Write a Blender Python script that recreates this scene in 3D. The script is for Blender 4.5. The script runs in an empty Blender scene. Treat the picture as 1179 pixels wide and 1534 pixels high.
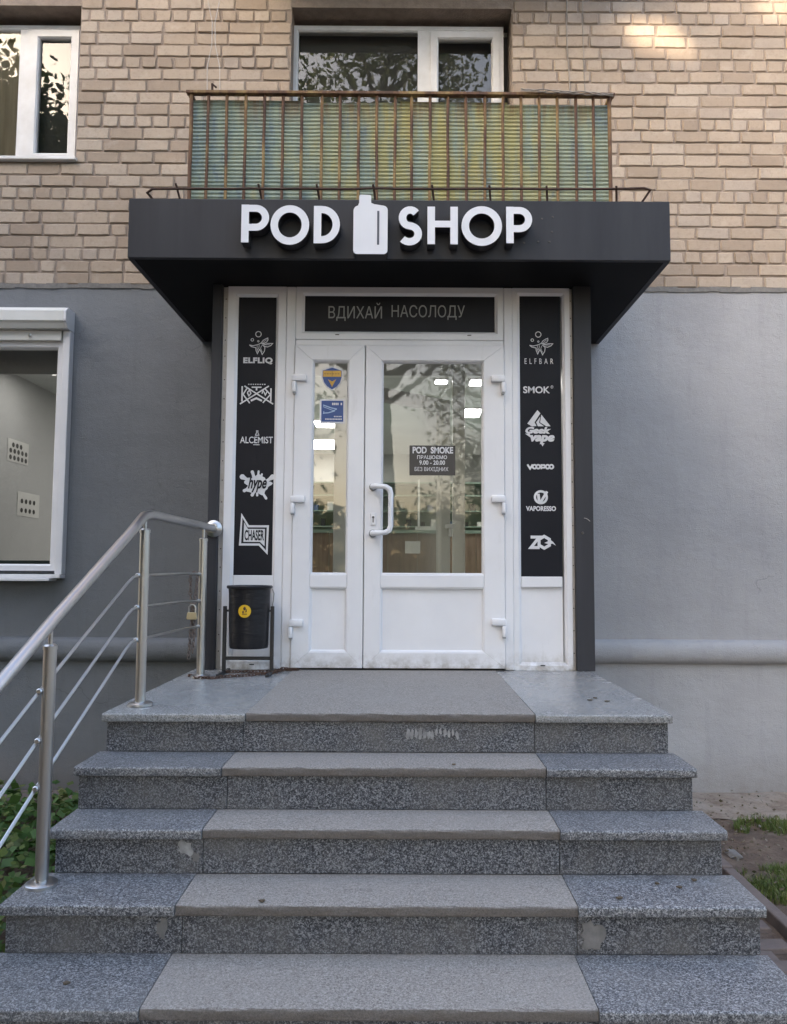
import bpy, bmesh, math, random
import numpy as np
from mathutils import Vector, Matrix, noise as mnoise
rnd = random.Random(7)
S = bpy.context.scene
COL = S.collection

# ------------------------------------------------------------------ camera
cam = bpy.data.cameras.new('camera'); co = bpy.data.objects.new('camera', cam); COL.objects.link(co)
cam.sensor_fit = 'VERTICAL'; cam.sensor_height = 36.0; cam.sensor_width = 36.0
cam.lens = 1163.0/1534.0*36.0
cam.shift_x = (589.5-607.8)/1534.0
cam.clip_start = .05; cam.clip_end = 600
yw, pt, rl = (math.radians(a) for a in (-0.18346, 4.23647, 0.26842))
fwd = Vector((-math.sin(yw)*math.cos(pt), math.cos(yw)*math.cos(pt), math.sin(pt)))
r0 = Vector((math.cos(yw), math.sin(yw), 0)); u0 = r0.cross(fwd)
r2 = r0*math.cos(rl)+u0*math.sin(rl); u2 = u0*math.cos(rl)-r0*math.sin(rl)
m3 = Matrix((r2, u2, -fwd)).transposed().to_4x4()
co.matrix_world = Matrix.Translation((0, -5.86, 1.642)) @ m3
S.camera = co

# ------------------------------------------------------------------ world, sun, exposure
SUN_EL, SUN_AZ = math.radians(21), math.radians(-41)     # behind the camera, to its left
SUN = Vector((math.sin(SUN_AZ)*math.cos(SUN_EL), -math.cos(SUN_AZ)*math.cos(SUN_EL), math.sin(SUN_EL)))
W = bpy.data.worlds.new('World'); S.world = W; W.use_nodes = True
wt = W.node_tree; bg = wt.nodes['Background']
sky = wt.nodes.new('ShaderNodeTexSky'); sky.sky_type = 'NISHITA'; sky.sun_disc = False
sky.sun_elevation = SUN_EL; sky.sun_rotation = math.pi-SUN_AZ
sky.air_density = 1.0; sky.dust_density = 4.6; sky.ozone_density = .7
wt.links.new(sky.outputs[0], bg.inputs[0]); bg.inputs[1].default_value = .15
sl = bpy.data.lights.new('sun', 'SUN'); sl.energy = 2.0; sl.angle = math.radians(.5); sl.color = (1, .80, .58)
so = bpy.data.objects.new('sun', sl); COL.objects.link(so)
so.rotation_euler = (-SUN).to_track_quat('-Z', 'Y').to_euler(); so.location = (10, -20, 15)
S.view_settings.view_transform = 'Standard'; S.view_settings.look = 'None'
S.view_settings.exposure = 2.68; S.view_settings.gamma = 1.0
S.render.engine = 'CYCLES'; S.cycles.max_bounces = 8; S.cycles.transparent_max_bounces = 12
S.cycles.use_denoising = True

# ------------------------------------------------------------------ helpers
def tag(o, label=None, cat=None, group=None, kind=None):
    if label: o['label'] = label
    if cat: o['category'] = cat
    if group: o['group'] = group
    if kind: o['kind'] = kind
    return o
def thing(name, label, cat, loc=(0, 0, 0), group=None):
    o = bpy.data.objects.new(name, None); COL.objects.link(o); o.location = loc; o.empty_display_size = .1
    return tag(o, label, cat, group)
def adopt(o, parent):
    if parent is not None:
        o.parent = parent
        if parent.parent is None: o.matrix_parent_inverse = Matrix.Translation(parent.location).inverted()
def link(name, me, mats, parent=None, smooth=False):
    for m in (mats if isinstance(mats, (list, tuple)) else [mats]): me.materials.append(m)
    o = bpy.data.objects.new(name, me); COL.objects.link(o); adopt(o, parent)
    if smooth:
        me.shade_smooth()
    return o
class MB:
    def __init__(s): s.v = []; s.f = []; s.mi = []
    def add(s, vs, fs, mi=0):
        b = len(s.v); s.v += [tuple(v) for v in vs]; s.f += [tuple(b+i for i in f) for f in fs]; s.mi += [mi]*len(fs); return s
    def box(s, x0, x1, y0, y1, z0, z1, mi=0):
        return s.add([(x0,y0,z0),(x1,y0,z0),(x1,y1,z0),(x0,y1,z0),(x0,y0,z1),(x1,y0,z1),(x1,y1,z1),(x0,y1,z1)],
                     [(0,3,2,1),(4,5,6,7),(0,1,5,4),(1,2,6,5),(2,3,7,6),(3,0,4,7)], mi)
    def tube(s, pts, r, n=10, closed=False, mi=0):
        P = [Vector(p) for p in pts]; N = len(P); vs = []; up = None
        for i, p in enumerate(P):
            if closed: t = (P[(i+1) % N]-P[i-1]).normalized()
            elif i == 0: t = (P[1]-P[0]).normalized()
            elif i == N-1: t = (P[-1]-P[-2]).normalized()
            else: t = ((P[i+1]-p).normalized()+(p-P[i-1]).normalized()).normalized()
            if up is None: up = t.orthogonal().normalized()
            else: up = (up-t*up.dot(t)).normalized()
            w = t.cross(up); rr = r[i] if isinstance(r, (list, tuple)) else r
            k = 1.0
            if 0 < i < N-1 and not closed:
                c = (P[i+1]-p).normalized().dot(t); k = 1/max(c, .5)
            for j in range(n):
                a = 2*math.pi*j/n; vs.append(p+(up*math.cos(a)+w*math.sin(a))*rr*(1 if N < 3 else min(k, 1.2)))
        fs = []
        for i in range(N if closed else N-1):
            a = i*n; b = ((i+1) % N)*n
            for j in range(n): fs.append((a+j, a+(j+1) % n, b+(j+1) % n, b+j))
        if not closed: fs += [tuple(range(n-1, -1, -1)), tuple((N-1)*n+j for j in range(n))]
        return s.add(vs, fs, mi)
    def lathe(s, prof, c, n=24, axis='z', mi=0):
        vs = []; fs = []; K = len(prof)
        for r, h in prof:
            for j in range(n):
                a = 2*math.pi*j/n; x, y = r*math.cos(a), r*math.sin(a)
                vs.append((c[0]+x, c[1]+y, c[2]+h) if axis == 'z' else (c[0]+x, c[1]-h, c[2]+y))
        for i in range(K-1):
            for j in range(n): fs.append((i*n+j, i*n+(j+1) % n, (i+1)*n+(j+1) % n, (i+1)*n+j))
        fs += [tuple(range(n-1, -1, -1)), tuple((K-1)*n+j for j in range(n))]
        return s.add(vs, fs, mi)
    def poly(s, pts, y, mi=0):                      # flat polygon facing -Y
        return s.add([(p[0], y, p[1]) for p in pts], [tuple(range(len(pts)))], mi)
    def prism(s, pts, y0, y1, mi=0, ms=None):       # outline in XZ, front at y0 (towards the street), counter-clockwise
        n = len(pts); ms = mi if ms is None else ms
        b = len(s.v)
        s.add([(p[0], y0, p[1]) for p in pts]+[(p[0], y1, p[1]) for p in pts], [tuple(range(n)), tuple(range(2*n-1, n-1, -1))], mi)
        for i in range(n):
            j = (i+1) % n
            s.f.append((b+i, b+n+i, b+n+j, b+j)); s.mi.append(ms)
        return s
    def band(s, pts, hw, y0, y1=None, closed=False, mi=0, ms=None):   # a stroke of half width hw
        P = [Vector((p[0], p[1])) for p in pts]; N = len(P); L = []; R = []
        for i, p in enumerate(P):
            a = P[i-1] if (i > 0 or closed) else None; c = P[(i+1) % N] if (i < N-1 or closed) else None
            d1 = (p-a).normalized() if a is not None else None; d2 = (c-p).normalized() if c is not None else None
            d1 = d1 or d2; d2 = d2 or d1
            t = (d1+d2); t = t.normalized() if t.length > 1e-6 else d1
            nrm = Vector((-t.y, t.x)); k = 1/max(.45, t.dot(d1))
            h = hw[i] if isinstance(hw, (list, tuple)) else hw
            L.append(p+nrm*h*k); R.append(p-nrm*h*k)
        ms = mi if ms is None else ms
        for i in range(N if closed else N-1):
            j = (i+1) % N
            q = [R[i], R[j], L[j], L[i]]
            if y1 is None: s.poly(q, y0, mi)
            else:
                b = len(s.v); s.add([(v.x, y0, v.y) for v in q]+[(v.x, y1, v.y) for v in q], [(0,1,2,3), (7,6,5,4)], mi)
                s.f += [(b, b+4, b+5, b+1), (b+2, b+6, b+7, b+3)]; s.mi += [ms, ms]
                if not closed and i == 0: s.f.append((b+3, b+7, b+4, b)); s.mi.append(ms)
                if not closed and i == N-2: s.f.append((b+1, b+5, b+6, b+2)); s.mi.append(ms)
        return s
    def ring(s, cx, cz, r, hw, y0, y1=None, n=32, rz=None, mi=0, ms=None):
        return s.band([(cx+r*math.cos(2*math.pi*i/n), cz+(rz or r)*math.sin(2*math.pi*i/n)) for i in range(n)], hw, y0, y1, True, mi, ms)
    def disc(s, cx, cz, r, y, n=24, mi=0, rz=None):
        return s.poly([(cx+r*math.cos(2*math.pi*i/n), cz+(rz or r)*math.sin(2*math.pi*i/n)) for i in range(n)], y, mi)
    def frame(s, x0, x1, z0, z1, prof, mi=0):       # mitred picture frame: prof = closed list of (inset, y)
        K = len(prof); vs = []
        for (cx, cz, sx, sz) in ((x0,z0,1,1),(x1,z0,-1,1),(x1,z1,-1,-1),(x0,z1,1,-1)):
            for d, y in prof: vs.append((cx+sx*d, y, cz+sz*d))
        fs = []
        for c in range(4):
            e = (c+1) % 4
            for k in range(K):
                l = (k+1) % K; fs.append((c*K+k, c*K+l, e*K+l, e*K+k))
        return s.add(vs, fs, mi)
    def mesh(s, name):
        me = bpy.data.meshes.new(name); me.from_pydata(s.v, [], s.f)
        if any(s.mi): me.polygons.foreach_set('material_index', s.mi)
        return me
    def build(s, name, mats, parent=None, smooth=False, bevel=0, seg=2, fix=True):
        me = s.mesh(name)
        if bevel or fix:
            bm = bmesh.new(); bm.from_mesh(me)
            if fix: bmesh.ops.recalc_face_normals(bm, faces=bm.faces)
            if bevel:
                es = [e for e in bm.edges if len(e.link_faces) == 2 and e.calc_face_angle(0) > .5]
                bmesh.ops.bevel(bm, geom=es, offset=bevel, segments=seg, affect='EDGES', profile=.5, clamp_overlap=True)
            bm.to_mesh(me); bm.free()
        o = link(name, me, mats, parent)
        if smooth: smooth_by_angle(me)
        return o
def smooth_by_angle(me, ang=.7):
    me.shade_smooth(); bm = bmesh.new(); bm.from_mesh(me)
    for e in bm.edges: e.smooth = not (len(e.link_faces) == 2 and e.calc_face_angle(0) > ang)
    bm.to_mesh(me); bm.free()
def flat(m, name, mats, parent=None):               # prints: all faces towards the street
    return m.build(name, mats, parent, fix=False)
DG = [None]
def text(body, x0, x1, z0, z1, y, mat, parent, name='lettering', bold=0., shear=0., spacing=1.):
    c = bpy.data.curves.new('t', 'FONT'); c.body = body; c.offset = bold; c.shear = shear; c.space_character = spacing
    c.resolution_u = 4
    o = bpy.data.objects.new('t', c); COL.objects.link(o)
    dg = bpy.context.evaluated_depsgraph_get(); dg.update()
    me = bpy.data.meshes.new_from_object(o.evaluated_get(dg)); bpy.data.objects.remove(o); bpy.data.curves.remove(c)
    n = len(me.vertices); v = np.empty(n*3); me.vertices.foreach_get('co', v); v = v.reshape(-1, 3)
    lo, hi = v.min(0), v.max(0)
    out = np.empty_like(v)
    out[:, 0] = x0+(v[:, 0]-lo[0])/(hi[0]-lo[0])*(x1-x0); out[:, 2] = z0+(v[:, 1]-lo[1])/(hi[1]-lo[1])*(z1-z0); out[:, 1] = y
    me.vertices.foreach_set('co', out.ravel()); me.materials.clear(); me.update()
    return link(name, me, mat, parent)

# ------------------------------------------------------------------ materials
def nodes(name):
    m = bpy.data.materials.new(name); m.use_nodes = True; nt = m.node_tree
    return m, nt, nt.nodes['Principled BSDF']
def N(nt, t, **k):
    n = nt.nodes.new('ShaderNode'+t)
    for a, b in k.items():
        if a.startswith('i_'):
            q = a[2:]; n.inputs[int(q) if q.isdigit() else q.replace('_', ' ')].default_value = b
        else: setattr(n, a, b)
    return n
def pos(nt, scale=(1, 1, 1)):
    g = N(nt, 'NewGeometry'); v = N(nt, 'VectorMath', operation='MULTIPLY'); v.inputs[1].default_value = scale
    nt.links.new(g.outputs['Position'], v.inputs[0]); return v.outputs[0]
def noise(nt, vec, scale, detail=4, rough=.55):
    n = N(nt, 'TexNoise'); n.inputs['Scale'].default_value = scale; n.inputs['Detail'].default_value = detail; n.inputs['Roughness'].default_value = rough
    nt.links.new(vec, n.inputs['Vector']); return n.outputs[0]
def ramp(nt, fac, stops, interp='LINEAR'):
    r = N(nt, 'ValToRGB'); r.color_ramp.interpolation = interp; e = r.color_ramp.elements
    while len(e) < len(stops): e.new(.5)
    for q, (p, c) in zip(e, stops): q.position = p; q.color = (*c, 1) if len(c) == 3 else c
    nt.links.new(fac, r.inputs[0]); return r.outputs[0]
def mix(nt, fac, a, b, mode='MIX'):
    n = N(nt, 'Mix', data_type='RGBA', blend_type=mode)
    for k, s_ in ((0, fac), (6, a), (7, b)):
        if isinstance(s_, (int, float)): n.inputs[k].default_value = s_
        elif isinstance(s_, tuple): n.inputs[k].default_value = (*s_, 1)
        else: nt.links.new(s_, n.inputs[k])
    return n.outputs[2]
def bump(nt, bs, h, strength=.3, dist=.01):
    b = N(nt, 'Bump'); b.inputs['Strength'].default_value = strength; b.inputs['Distance'].default_value = dist
    nt.links.new(h, b.inputs['Height']); nt.links.new(b.outputs[0], bs.inputs['Normal'])
def g(v): return (v, v, v)
def plain(name, c, c2=None, scale=6., rough=.5, metal=0., bmp=0., bscale=80., stretch=(1, 1, 1), spec=.5, rvar=0.):
    m, nt, b = nodes(name); b.inputs['Roughness'].default_value = rough; b.inputs['Metallic'].default_value = metal
    b.inputs['Specular IOR Level'].default_value = spec; p = pos(nt, stretch)
    f = noise(nt, p, scale, 6, .6)
    c2 = c2 or tuple(x*.86 for x in c)
    nt.links.new(ramp(nt, f, [(.32, c), (.68, c2)]), b.inputs['Base Color'])
    if rvar:
        r = N(nt, 'MapRange'); r.inputs['To Min'].default_value = rough-rvar; r.inputs['To Max'].default_value = rough+rvar
        nt.links.new(f, r.inputs[0]); nt.links.new(r.outputs[0], b.inputs['Roughness'])
    if bmp: bump(nt, b, noise(nt, p, bscale, 4), bmp)
    return m
MAT = {}
MAT['pvc'] = plain('white_pvc', (.76, .76, .785), (.70, .70, .72), 3, .32, bmp=.01, rvar=.06)
def pvc():
    m, nt, b = nodes('white_pvc_door'); p = pos(nt); b.inputs['Roughness'].default_value = .34
    c = ramp(nt, noise(nt, p, 3, 5), [(.32, (.77, .77, .79)), (.68, (.71, .71, .735))])
    z = N(nt, 'SeparateXYZ'); nt.links.new(N(nt, 'NewGeometry').outputs['Position'], z.inputs[0])
    d = N(nt, 'MapRange'); d.inputs['From Min'].default_value = 1.16; d.inputs['From Max'].default_value = 1.045; nt.links.new(z.outputs[2], d.inputs[0])
    ml = N(nt, 'Math', operation='MULTIPLY'); nt.links.new(d.outputs[0], ml.inputs[0]); nt.links.new(ramp(nt, noise(nt, p, 14, 7, .7), [(.40, g(0)), (.62, g(1))]), ml.inputs[1])
    c = mix(nt, ml.outputs[0], c, (.36, .33, .30))            # splashed dirt along the foot of the doors
    c = mix(nt, ramp(nt, noise(nt, pos(nt, (3, 3, .5)), 7, 7, .7), [(.60, g(0)), (.72, g(.22))]), c, (.48, .47, .45))
    nt.links.new(c, b.inputs['Base Color']); return m
MAT['pvc'] = pvc()
MAT['pvc_in'] = plain('inner_pvc', (.74, .74, .72), (.68, .68, .66), 3, .4)
MAT['pvc_old'] = plain('window_pvc', (.74, .74, .75), (.62, .61, .60), 5, .4)
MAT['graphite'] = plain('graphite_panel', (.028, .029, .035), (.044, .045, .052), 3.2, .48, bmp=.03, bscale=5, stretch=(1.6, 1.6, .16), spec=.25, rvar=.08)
MAT['soffit'] = plain('shade_darkened_soffit', (.008, .008, .009), (.011, .011, .012), 2.2, .6, spec=.08)  # canopy graphite, darkened in its colour for the shade underneath
MAT['black_panel'] = plain('black_panel', (.015, .016, .021), (.018, .019, .025), 3, .34, spec=.1)
MAT['print'] = plain('white_print', (.70, .70, .72), None, 9, .5)
MAT['grey_print'] = plain('grey_print', (.30, .31, .31), None, 9, .5)
MAT['letter'] = plain('letter_face', (.80, .81, .85), (.76, .77, .81), 4, .35)
MAT['letter_side'] = plain('letter_side', (.03, .03, .033), None, 4, .5)
MAT['slot'] = plain('slot_grey', (.08, .09, .12), None, 4, .5)
MAT['black_steel'] = plain('black_steel', (.016, .016, .019), None, 8, .45)
MAT['steel'] = plain('stainless_steel', (.56, .555, .55), (.50, .495, .49), 5, .34, 1.0, rvar=.04)
MAT['zinc'] = plain('zinc_strip', (.50, .48, .47), (.42, .39, .36), 20, .5, .3)
MAT['screw'] = plain('screw_head', (.10, .09, .085), None, 20, .5, .5)
MAT['rust_chain'] = plain('rusty_chain', (.12, .062, .038), (.055, .035, .028), 60, .8, bmp=.2)
MAT['chain'] = plain('dull_chain', (.20, .17, .155), (.11, .08, .065), 60, .6, .2)
MAT['brass'] = plain('padlock_brass', (.52, .44, .28), None, 20, .4, .6)
MAT['rust_bar'] = plain('rusty_iron', (.085, .045, .03), (.035, .022, .018), 40, .8, bmp=.2, bscale=200)
MAT['ceil'] = plain('ceiling_white', (.62, .63, .61), None, 2, .8)
MAT['room'] = plain('room_wall', (.47, .468, .46), (.44, .438, .43), 2, .7)
MAT['teal'] = plain('dark_sill', (.07, .10, .10), None, 5, .4)
MAT['wood'] = plain('counter_wood', (.235, .17, .125), (.155, .108, .078), 7, .5, stretch=(6, 6, .5))
MAT['shelf'] = plain('shelf_glass_green', (.22, .30, .25), None, 5, .3)
MAT['paper'] = plain('paper', (.68, .67, .64), None, 5, .7)
MAT['dark'] = plain('dark_room', (.20, .195, .185), None, 3, .8)
MAT['backing'] = plain('grey_backing', (.085, .082, .076), (.072, .070, .065), 3, .8)
MAT['curtain'] = plain('beige_curtain', (.52, .44, .33), (.42, .35, .26), 6, .8, stretch=(6, 6, .4))
MAT['concrete'] = plain('lintel_concrete', (.17, .155, .145), (.11, .10, .095), 9, .85, bmp=.3, bscale=40)
MAT['shutter'] = plain('shutter_white', (.72, .72, .70), (.66, .66, .63), 4, .4)
MAT['bag'] = plain('black_bag', (.010, .010, .012), (.016, .016, .019), 6, .36, spec=.3, bmp=.5, bscale=9, stretch=(1, 1, 4.5))
MAT['blue'] = plain('sticker_blue', (.02, .07, .26), None, 9, .4)
MAT['gold'] = plain('sticker_gold', (.62, .36, .05), None, 9, .4)
MAT['yellow'] = plain('sticker_yellow', (.80, .48, .02), None, 9, .4)
MAT['lightblue'] = plain('sticker_line', (.35, .50, .72), None, 9, .4)
MAT['sign'] = plain('sign_black', (.035, .031, .032), None, 9, .4)
MAT['red'] = plain('box_red', (.5, .12, .06), None, 9, .5)
MAT['navy'] = plain('box_navy', (.08, .12, .22), None, 9, .5)
MAT['patch'] = plain('cement_patch', (.215, .205, .195), (.15, .145, .14), 30, .9, bmp=.2)
MAT['limewash'] = plain('white_smear', (.40, .395, .39), (.20, .20, .20), 28, .9)
MAT['bark'] = plain('bark', (.09, .07, .055), (.05, .04, .03), 9, .95, bmp=.6, bscale=20, stretch=(3, 3, .6))
MAT['cable'] = plain('cable_grey', (.30, .27, .24), None, 9, .7)
MAT['cable_pale'] = plain('cable_pale', (.52, .47, .42), None, 9, .7)
MAT['mullion_dark'] = plain('seal_black', (.02, .02, .02), None, 9, .6)
MAT['far_wall'] = plain('far_facade', (.30, .26, .22), (.25, .22, .19), 3, .9)

def granite(name, stops, cell=230., tintscale=2.2, dust=(.30, .285, .265), dustamt=.5, rough=.5, worn=0., edge=None):
    m, nt, b = nodes(name); p = pos(nt)
    v = N(nt, 'TexVoronoi'); v.inputs['Scale'].default_value = cell
    w = N(nt, 'VectorMath', operation='ADD')
    nz = N(nt, 'TexNoise'); nz.inputs['Scale'].default_value = 160; nt.links.new(p, nz.inputs['Vector'])
    sc = N(nt, 'VectorMath', operation='SCALE'); sc.inputs['Scale'].default_value = .006; nt.links.new(nz.outputs['Color'], sc.inputs[0])
    nt.links.new(p, w.inputs[0]); nt.links.new(sc.outputs[0], w.inputs[1]); nt.links.new(w.outputs[0], v.inputs['Vector'])
    bw = N(nt, 'SeparateColor'); nt.links.new(v.outputs['Color'], bw.inputs[0])
    big = noise(nt, p, 120, 3, .6)
    ad = N(nt, 'MapRange'); ad.inputs['From Min'].default_value = .3; ad.inputs['From Max'].default_value = .7; nt.links.new(big, ad.inputs[0])
    mx = N(nt, 'Mix'); mx.inputs[0].default_value = .42; nt.links.new(bw.outputs[0], mx.inputs[2]); nt.links.new(ad.outputs[0], mx.inputs[3])
    c = ramp(nt, mx.outputs[0], stops)
    d = noise(nt, p, tintscale, 7, .65)
    dm = N(nt, 'MapRange'); dm.inputs['From Min'].default_value = .45; dm.inputs['From Max'].default_value = .72; dm.inputs['To Max'].default_value = dustamt
    nt.links.new(d, dm.inputs[0])
    c = mix(nt, dm.outputs[0], c, dust)
    ob = ramp(nt, N(nt, 'ObjectInfo').outputs['Random'], [(0, g(.90)), (.5, g(1.0)), (1, g(1.08))]); c = mix(nt, 1.0, c, ob, 'MULTIPLY')
    sm = ramp(nt, noise(nt, pos(nt, (.7, 1.6, 1)), 5.5, 7, .72), [(.63, g(0)), (.74, g(.45))]); c = mix(nt, sm, c, (.075, .07, .067))
    if edge:                                        # grime trodden into the front edge of the worn slabs
        sx = N(nt, 'SeparateXYZ'); nt.links.new(N(nt, 'NewGeometry').outputs['True Normal'], sx.inputs[0])
        em = N(nt, 'MapRange'); em.inputs['From Min'].default_value = -.35; em.inputs['From Max'].default_value = -.9; em.inputs['To Max'].default_value = .75
        nt.links.new(sx.outputs[1], em.inputs[0]); c = mix(nt, em.outputs[0], c, edge)
    nt.links.new(c, b.inputs['Base Color'])
    r = N(nt, 'MapRange'); r.inputs['To Min'].default_value = rough-.12; r.inputs['To Max'].default_value = rough+.15
    nt.links.new(noise(nt, p, 6, 5), r.inputs[0]); nt.links.new(r.outputs[0], b.inputs['Roughness'])
    bump(nt, b, noise(nt, p, 260, 3), .12+worn, .004)
    return m
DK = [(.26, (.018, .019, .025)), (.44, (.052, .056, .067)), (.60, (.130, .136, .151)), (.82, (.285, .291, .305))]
MAT['granite_tread'] = granite('granite_tread', [(.24, (.038, .040, .046)), (.44, (.108, .112, .122)), (.62, (.208, .212, .222)), (.82, (.40, .405, .412))], 310, 2.4, (.24, .235, .228), .45, .38)
MAT['granite_polished'] = granite('granite_polished', [(.18, (.12, .122, .122)), (.42, (.23, .232, .23)), (.62, (.31, .312, .31)), (.85, (.43, .432, .43))], 310, 2.0, (.33, .325, .31), .6, .24)
MAT['granite_tan'] = granite('granite_worn', [(.18, (.14, .127, .114)), (.42, (.245, .224, .202)), (.62, (.31, .286, .262)), (.85, (.40, .374, .348))], 360, 1.6, (.29, .267, .243), .6, .75, .25, edge=(.095, .08, .07))
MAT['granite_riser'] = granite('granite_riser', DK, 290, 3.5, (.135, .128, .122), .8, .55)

def brick_mat(name, rand_socket):
    m, nt, b = nodes(name); p = pos(nt); b.inputs['Roughness'].default_value = .88
    b.inputs['Specular IOR Level'].default_value = .25
    if rand_socket == 'obj': r = N(nt, 'ObjectInfo').outputs['Random']
    else: r = N(nt, 'NewGeometry').outputs['Random Per Island']
    c = ramp(nt, r, [(0, (.325, .258, .203)), (.3, (.388, .314, .248)), (.62, (.434, .356, .286)), (.85, (.46, .387, .319)), (1, (.370, .31, .262))])
    st = noise(nt, p, .9, 8, .68)                 # weathering over the facade
    c = mix(nt, ramp(nt, st, [(.50, g(0)), (.78, g(.55))]), c, (.25, .205, .17), 'MIX')
    sp = noise(nt, p, 34, 6, .7)
    c = mix(nt, ramp(nt, sp, [(.30, g(.32)), (.5, g(0))]), c, (.22, .17, .135))
    c = mix(nt, ramp(nt, noise(nt, p, 9, 5, .65), [(.55, g(0)), (.75, g(.35))]), c, (.56, .49, .43))
    # soot along the first course above the plinth and under the sills: dirt that stays put
    nt.links.new(c, b.inputs['Base Color'])
    bump(nt, b, noise(nt, p, 90, 5, .7), .45, .006)
    return m
MAT['brick'] = brick_mat('silicate_brick', 'obj'); MAT['brick_stuff'] = brick_mat('silicate_brick_far', 'island')
MAT['mortar'] = plain('mortar', (.325, .265, .22), (.235, .19, .16), 14, .95, bmp=.6, bscale=60)

def plaster(name, c, c2):
    m, nt, b = nodes(name); p = pos(nt); b.inputs['Roughness'].default_value = .62
    a = ramp(nt, noise(nt, p, .8, 7, .6), [(.32, c), (.68, c2)])
    a = mix(nt, ramp(nt, noise(nt, pos(nt, (5, 5, .6)), 2.0, 6, .7), [(.52, g(0)), (.75, g(.35))]), a, tuple(x*.78 for x in c))
    a = mix(nt, ramp(nt, noise(nt, p, 40, 5, .75), [(.60, g(0)), (.70, g(.55))]), a, tuple(x*.68 for x in c))
    cr = N(nt, 'TexVoronoi', feature='DISTANCE_TO_EDGE'); cr.inputs['Scale'].default_value = .75
    wa = N(nt, 'TexNoise'); wa.inputs['Scale'].default_value = 3.0; wa.inputs['Detail'].default_value = 6; nt.links.new(p, wa.inputs['Vector'])
    ws = N(nt, 'VectorMath', operation='MULTIPLY_ADD'); ws.inputs[1].default_value = (.5, .5, .5); nt.links.new(wa.outputs['Color'], ws.inputs[0]); nt.links.new(p, ws.inputs[2]); nt.links.new(ws.outputs[0], cr.inputs['Vector'])
    cm = N(nt, 'Math', operation='MULTIPLY'); nt.links.new(ramp(nt, cr.outputs['Distance'], [(.0, g(.5)), (.0028, g(0))]), cm.inputs[0]); nt.links.new(ramp(nt, noise(nt, p, 1.1, 3), [(.52, g(0)), (.6, g(1))]), cm.inputs[1])
    a = mix(nt, cm.outputs[0], a, tuple(x*.45 for x in c))    # hairline cracks in some places
    z = N(nt, 'SeparateXYZ'); nt.links.new(N(nt, 'NewGeometry').outputs['Position'], z.inputs[0])
    sp = N(nt, 'MapRange'); sp.inputs['From Min'].default_value = .32; sp.inputs['From Max'].default_value = .0; nt.links.new(z.outputs[2], sp.inputs[0])
    ml = N(nt, 'Math', operation='MULTIPLY'); nt.links.new(sp.outputs[0], ml.inputs[0]); nt.links.new(noise(nt, p, 9, 6, .7), ml.inputs[1])
    a = mix(nt, ml.outputs[0], a, (.19, .165, .14))           # splashed soil near the ground
    nt.links.new(a, b.inputs['Base Color'])
    bh = N(nt, 'Math', operation='ADD'); nt.links.new(noise(nt, p, 26, 6, .6), bh.inputs[0]); nt.links.new(noise(nt, p, 150, 3), bh.inputs[1])
    b2 = N(nt, 'Math', operation='MULTIPLY_ADD'); b2.inputs[1].default_value = 2.2; nt.links.new(noise(nt, pos(nt, (1, 1, 1.7)), 4.5, 5, .5), b2.inputs[0]); nt.links.new(bh.outputs[0], b2.inputs[2])
    bump(nt, b, b2.outputs[0], .45, .010); return m
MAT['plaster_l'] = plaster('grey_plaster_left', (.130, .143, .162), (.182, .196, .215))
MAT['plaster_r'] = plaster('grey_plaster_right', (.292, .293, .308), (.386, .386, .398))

def fibre():
    m, nt, b = nodes('corrugated_fibreglass'); b.inputs['Roughness'].default_value = .6
    x = N(nt, 'SeparateXYZ'); nt.links.new(N(nt, 'NewGeometry').outputs['Position'], x.inputs[0])
    n = noise(nt, pos(nt, (1, 1, .30)), 7.5, 7, .7)
    c = ramp(nt, n, [(.34, (.15, .21, .27)), (.45, (.25, .32, .28)), (.56, (.31, .37, .29)), (.68, (.38, .37, .20))])
    yl = N(nt, 'Math', operation='SUBTRACT'); yl.inputs[1].default_value = .28; nt.links.new(x.outputs[0], yl.inputs[0])
    ya = N(nt, 'Math', operation='ABSOLUTE'); nt.links.new(yl.outputs[0], ya.inputs[0])
    ym = N(nt, 'MapRange'); ym.inputs['From Min'].default_value = 1.05; ym.inputs['From Max'].default_value = .35; nt.links.new(ya.outputs[0], ym.inputs[0])
    yn = N(nt, 'Math', operation='MULTIPLY'); nt.links.new(ym.outputs[0], yn.inputs[0]); nt.links.new(ramp(nt, noise(nt, pos(nt, (1, 1, .12)), 11.0, 6, .7), [(.40, g(0)), (.58, g(.85))]), yn.inputs[1])
    c = mix(nt, yn.outputs[0], c, (.43, .385, .145))
    c = mix(nt, ramp(nt, noise(nt, pos(nt, (1, 1, .5)), 5.0, 6, .7), [(.60, g(0)), (.70, g(.7))]), c, (.14, .21, .29))
    rs = N(nt, 'MapRange'); rs.inputs['From Min'].default_value = 4.52; rs.inputs['From Max'].default_value = 4.72; nt.links.new(x.outputs[2], rs.inputs[0])
    rm = N(nt, 'Math', operation='MULTIPLY'); nt.links.new(rs.outputs[0], rm.inputs[0]); nt.links.new(ramp(nt, noise(nt, pos(nt, (1, 1, .1)), 14, 5, .7), [(.48, g(0)), (.6, g(.8))]), rm.inputs[1])
    c = mix(nt, rm.outputs[0], c, (.23, .13, .06))            # rust run down from the rail
    c = mix(nt, ramp(nt, noise(nt, pos(nt), 60, 5, .7), [(.55, g(0)), (.7, g(.5))]), c, (.17, .18, .13))
    c = mix(nt, ramp(nt, noise(nt, pos(nt, (1, 1, 3)), 14, 5, .7), [(.58, g(0)), (.7, g(.35))]), c, (.50, .50, .42))
    nt.links.new(c, b.inputs['Base Color']); return m
MAT['fibre'] = fibre()
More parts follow.
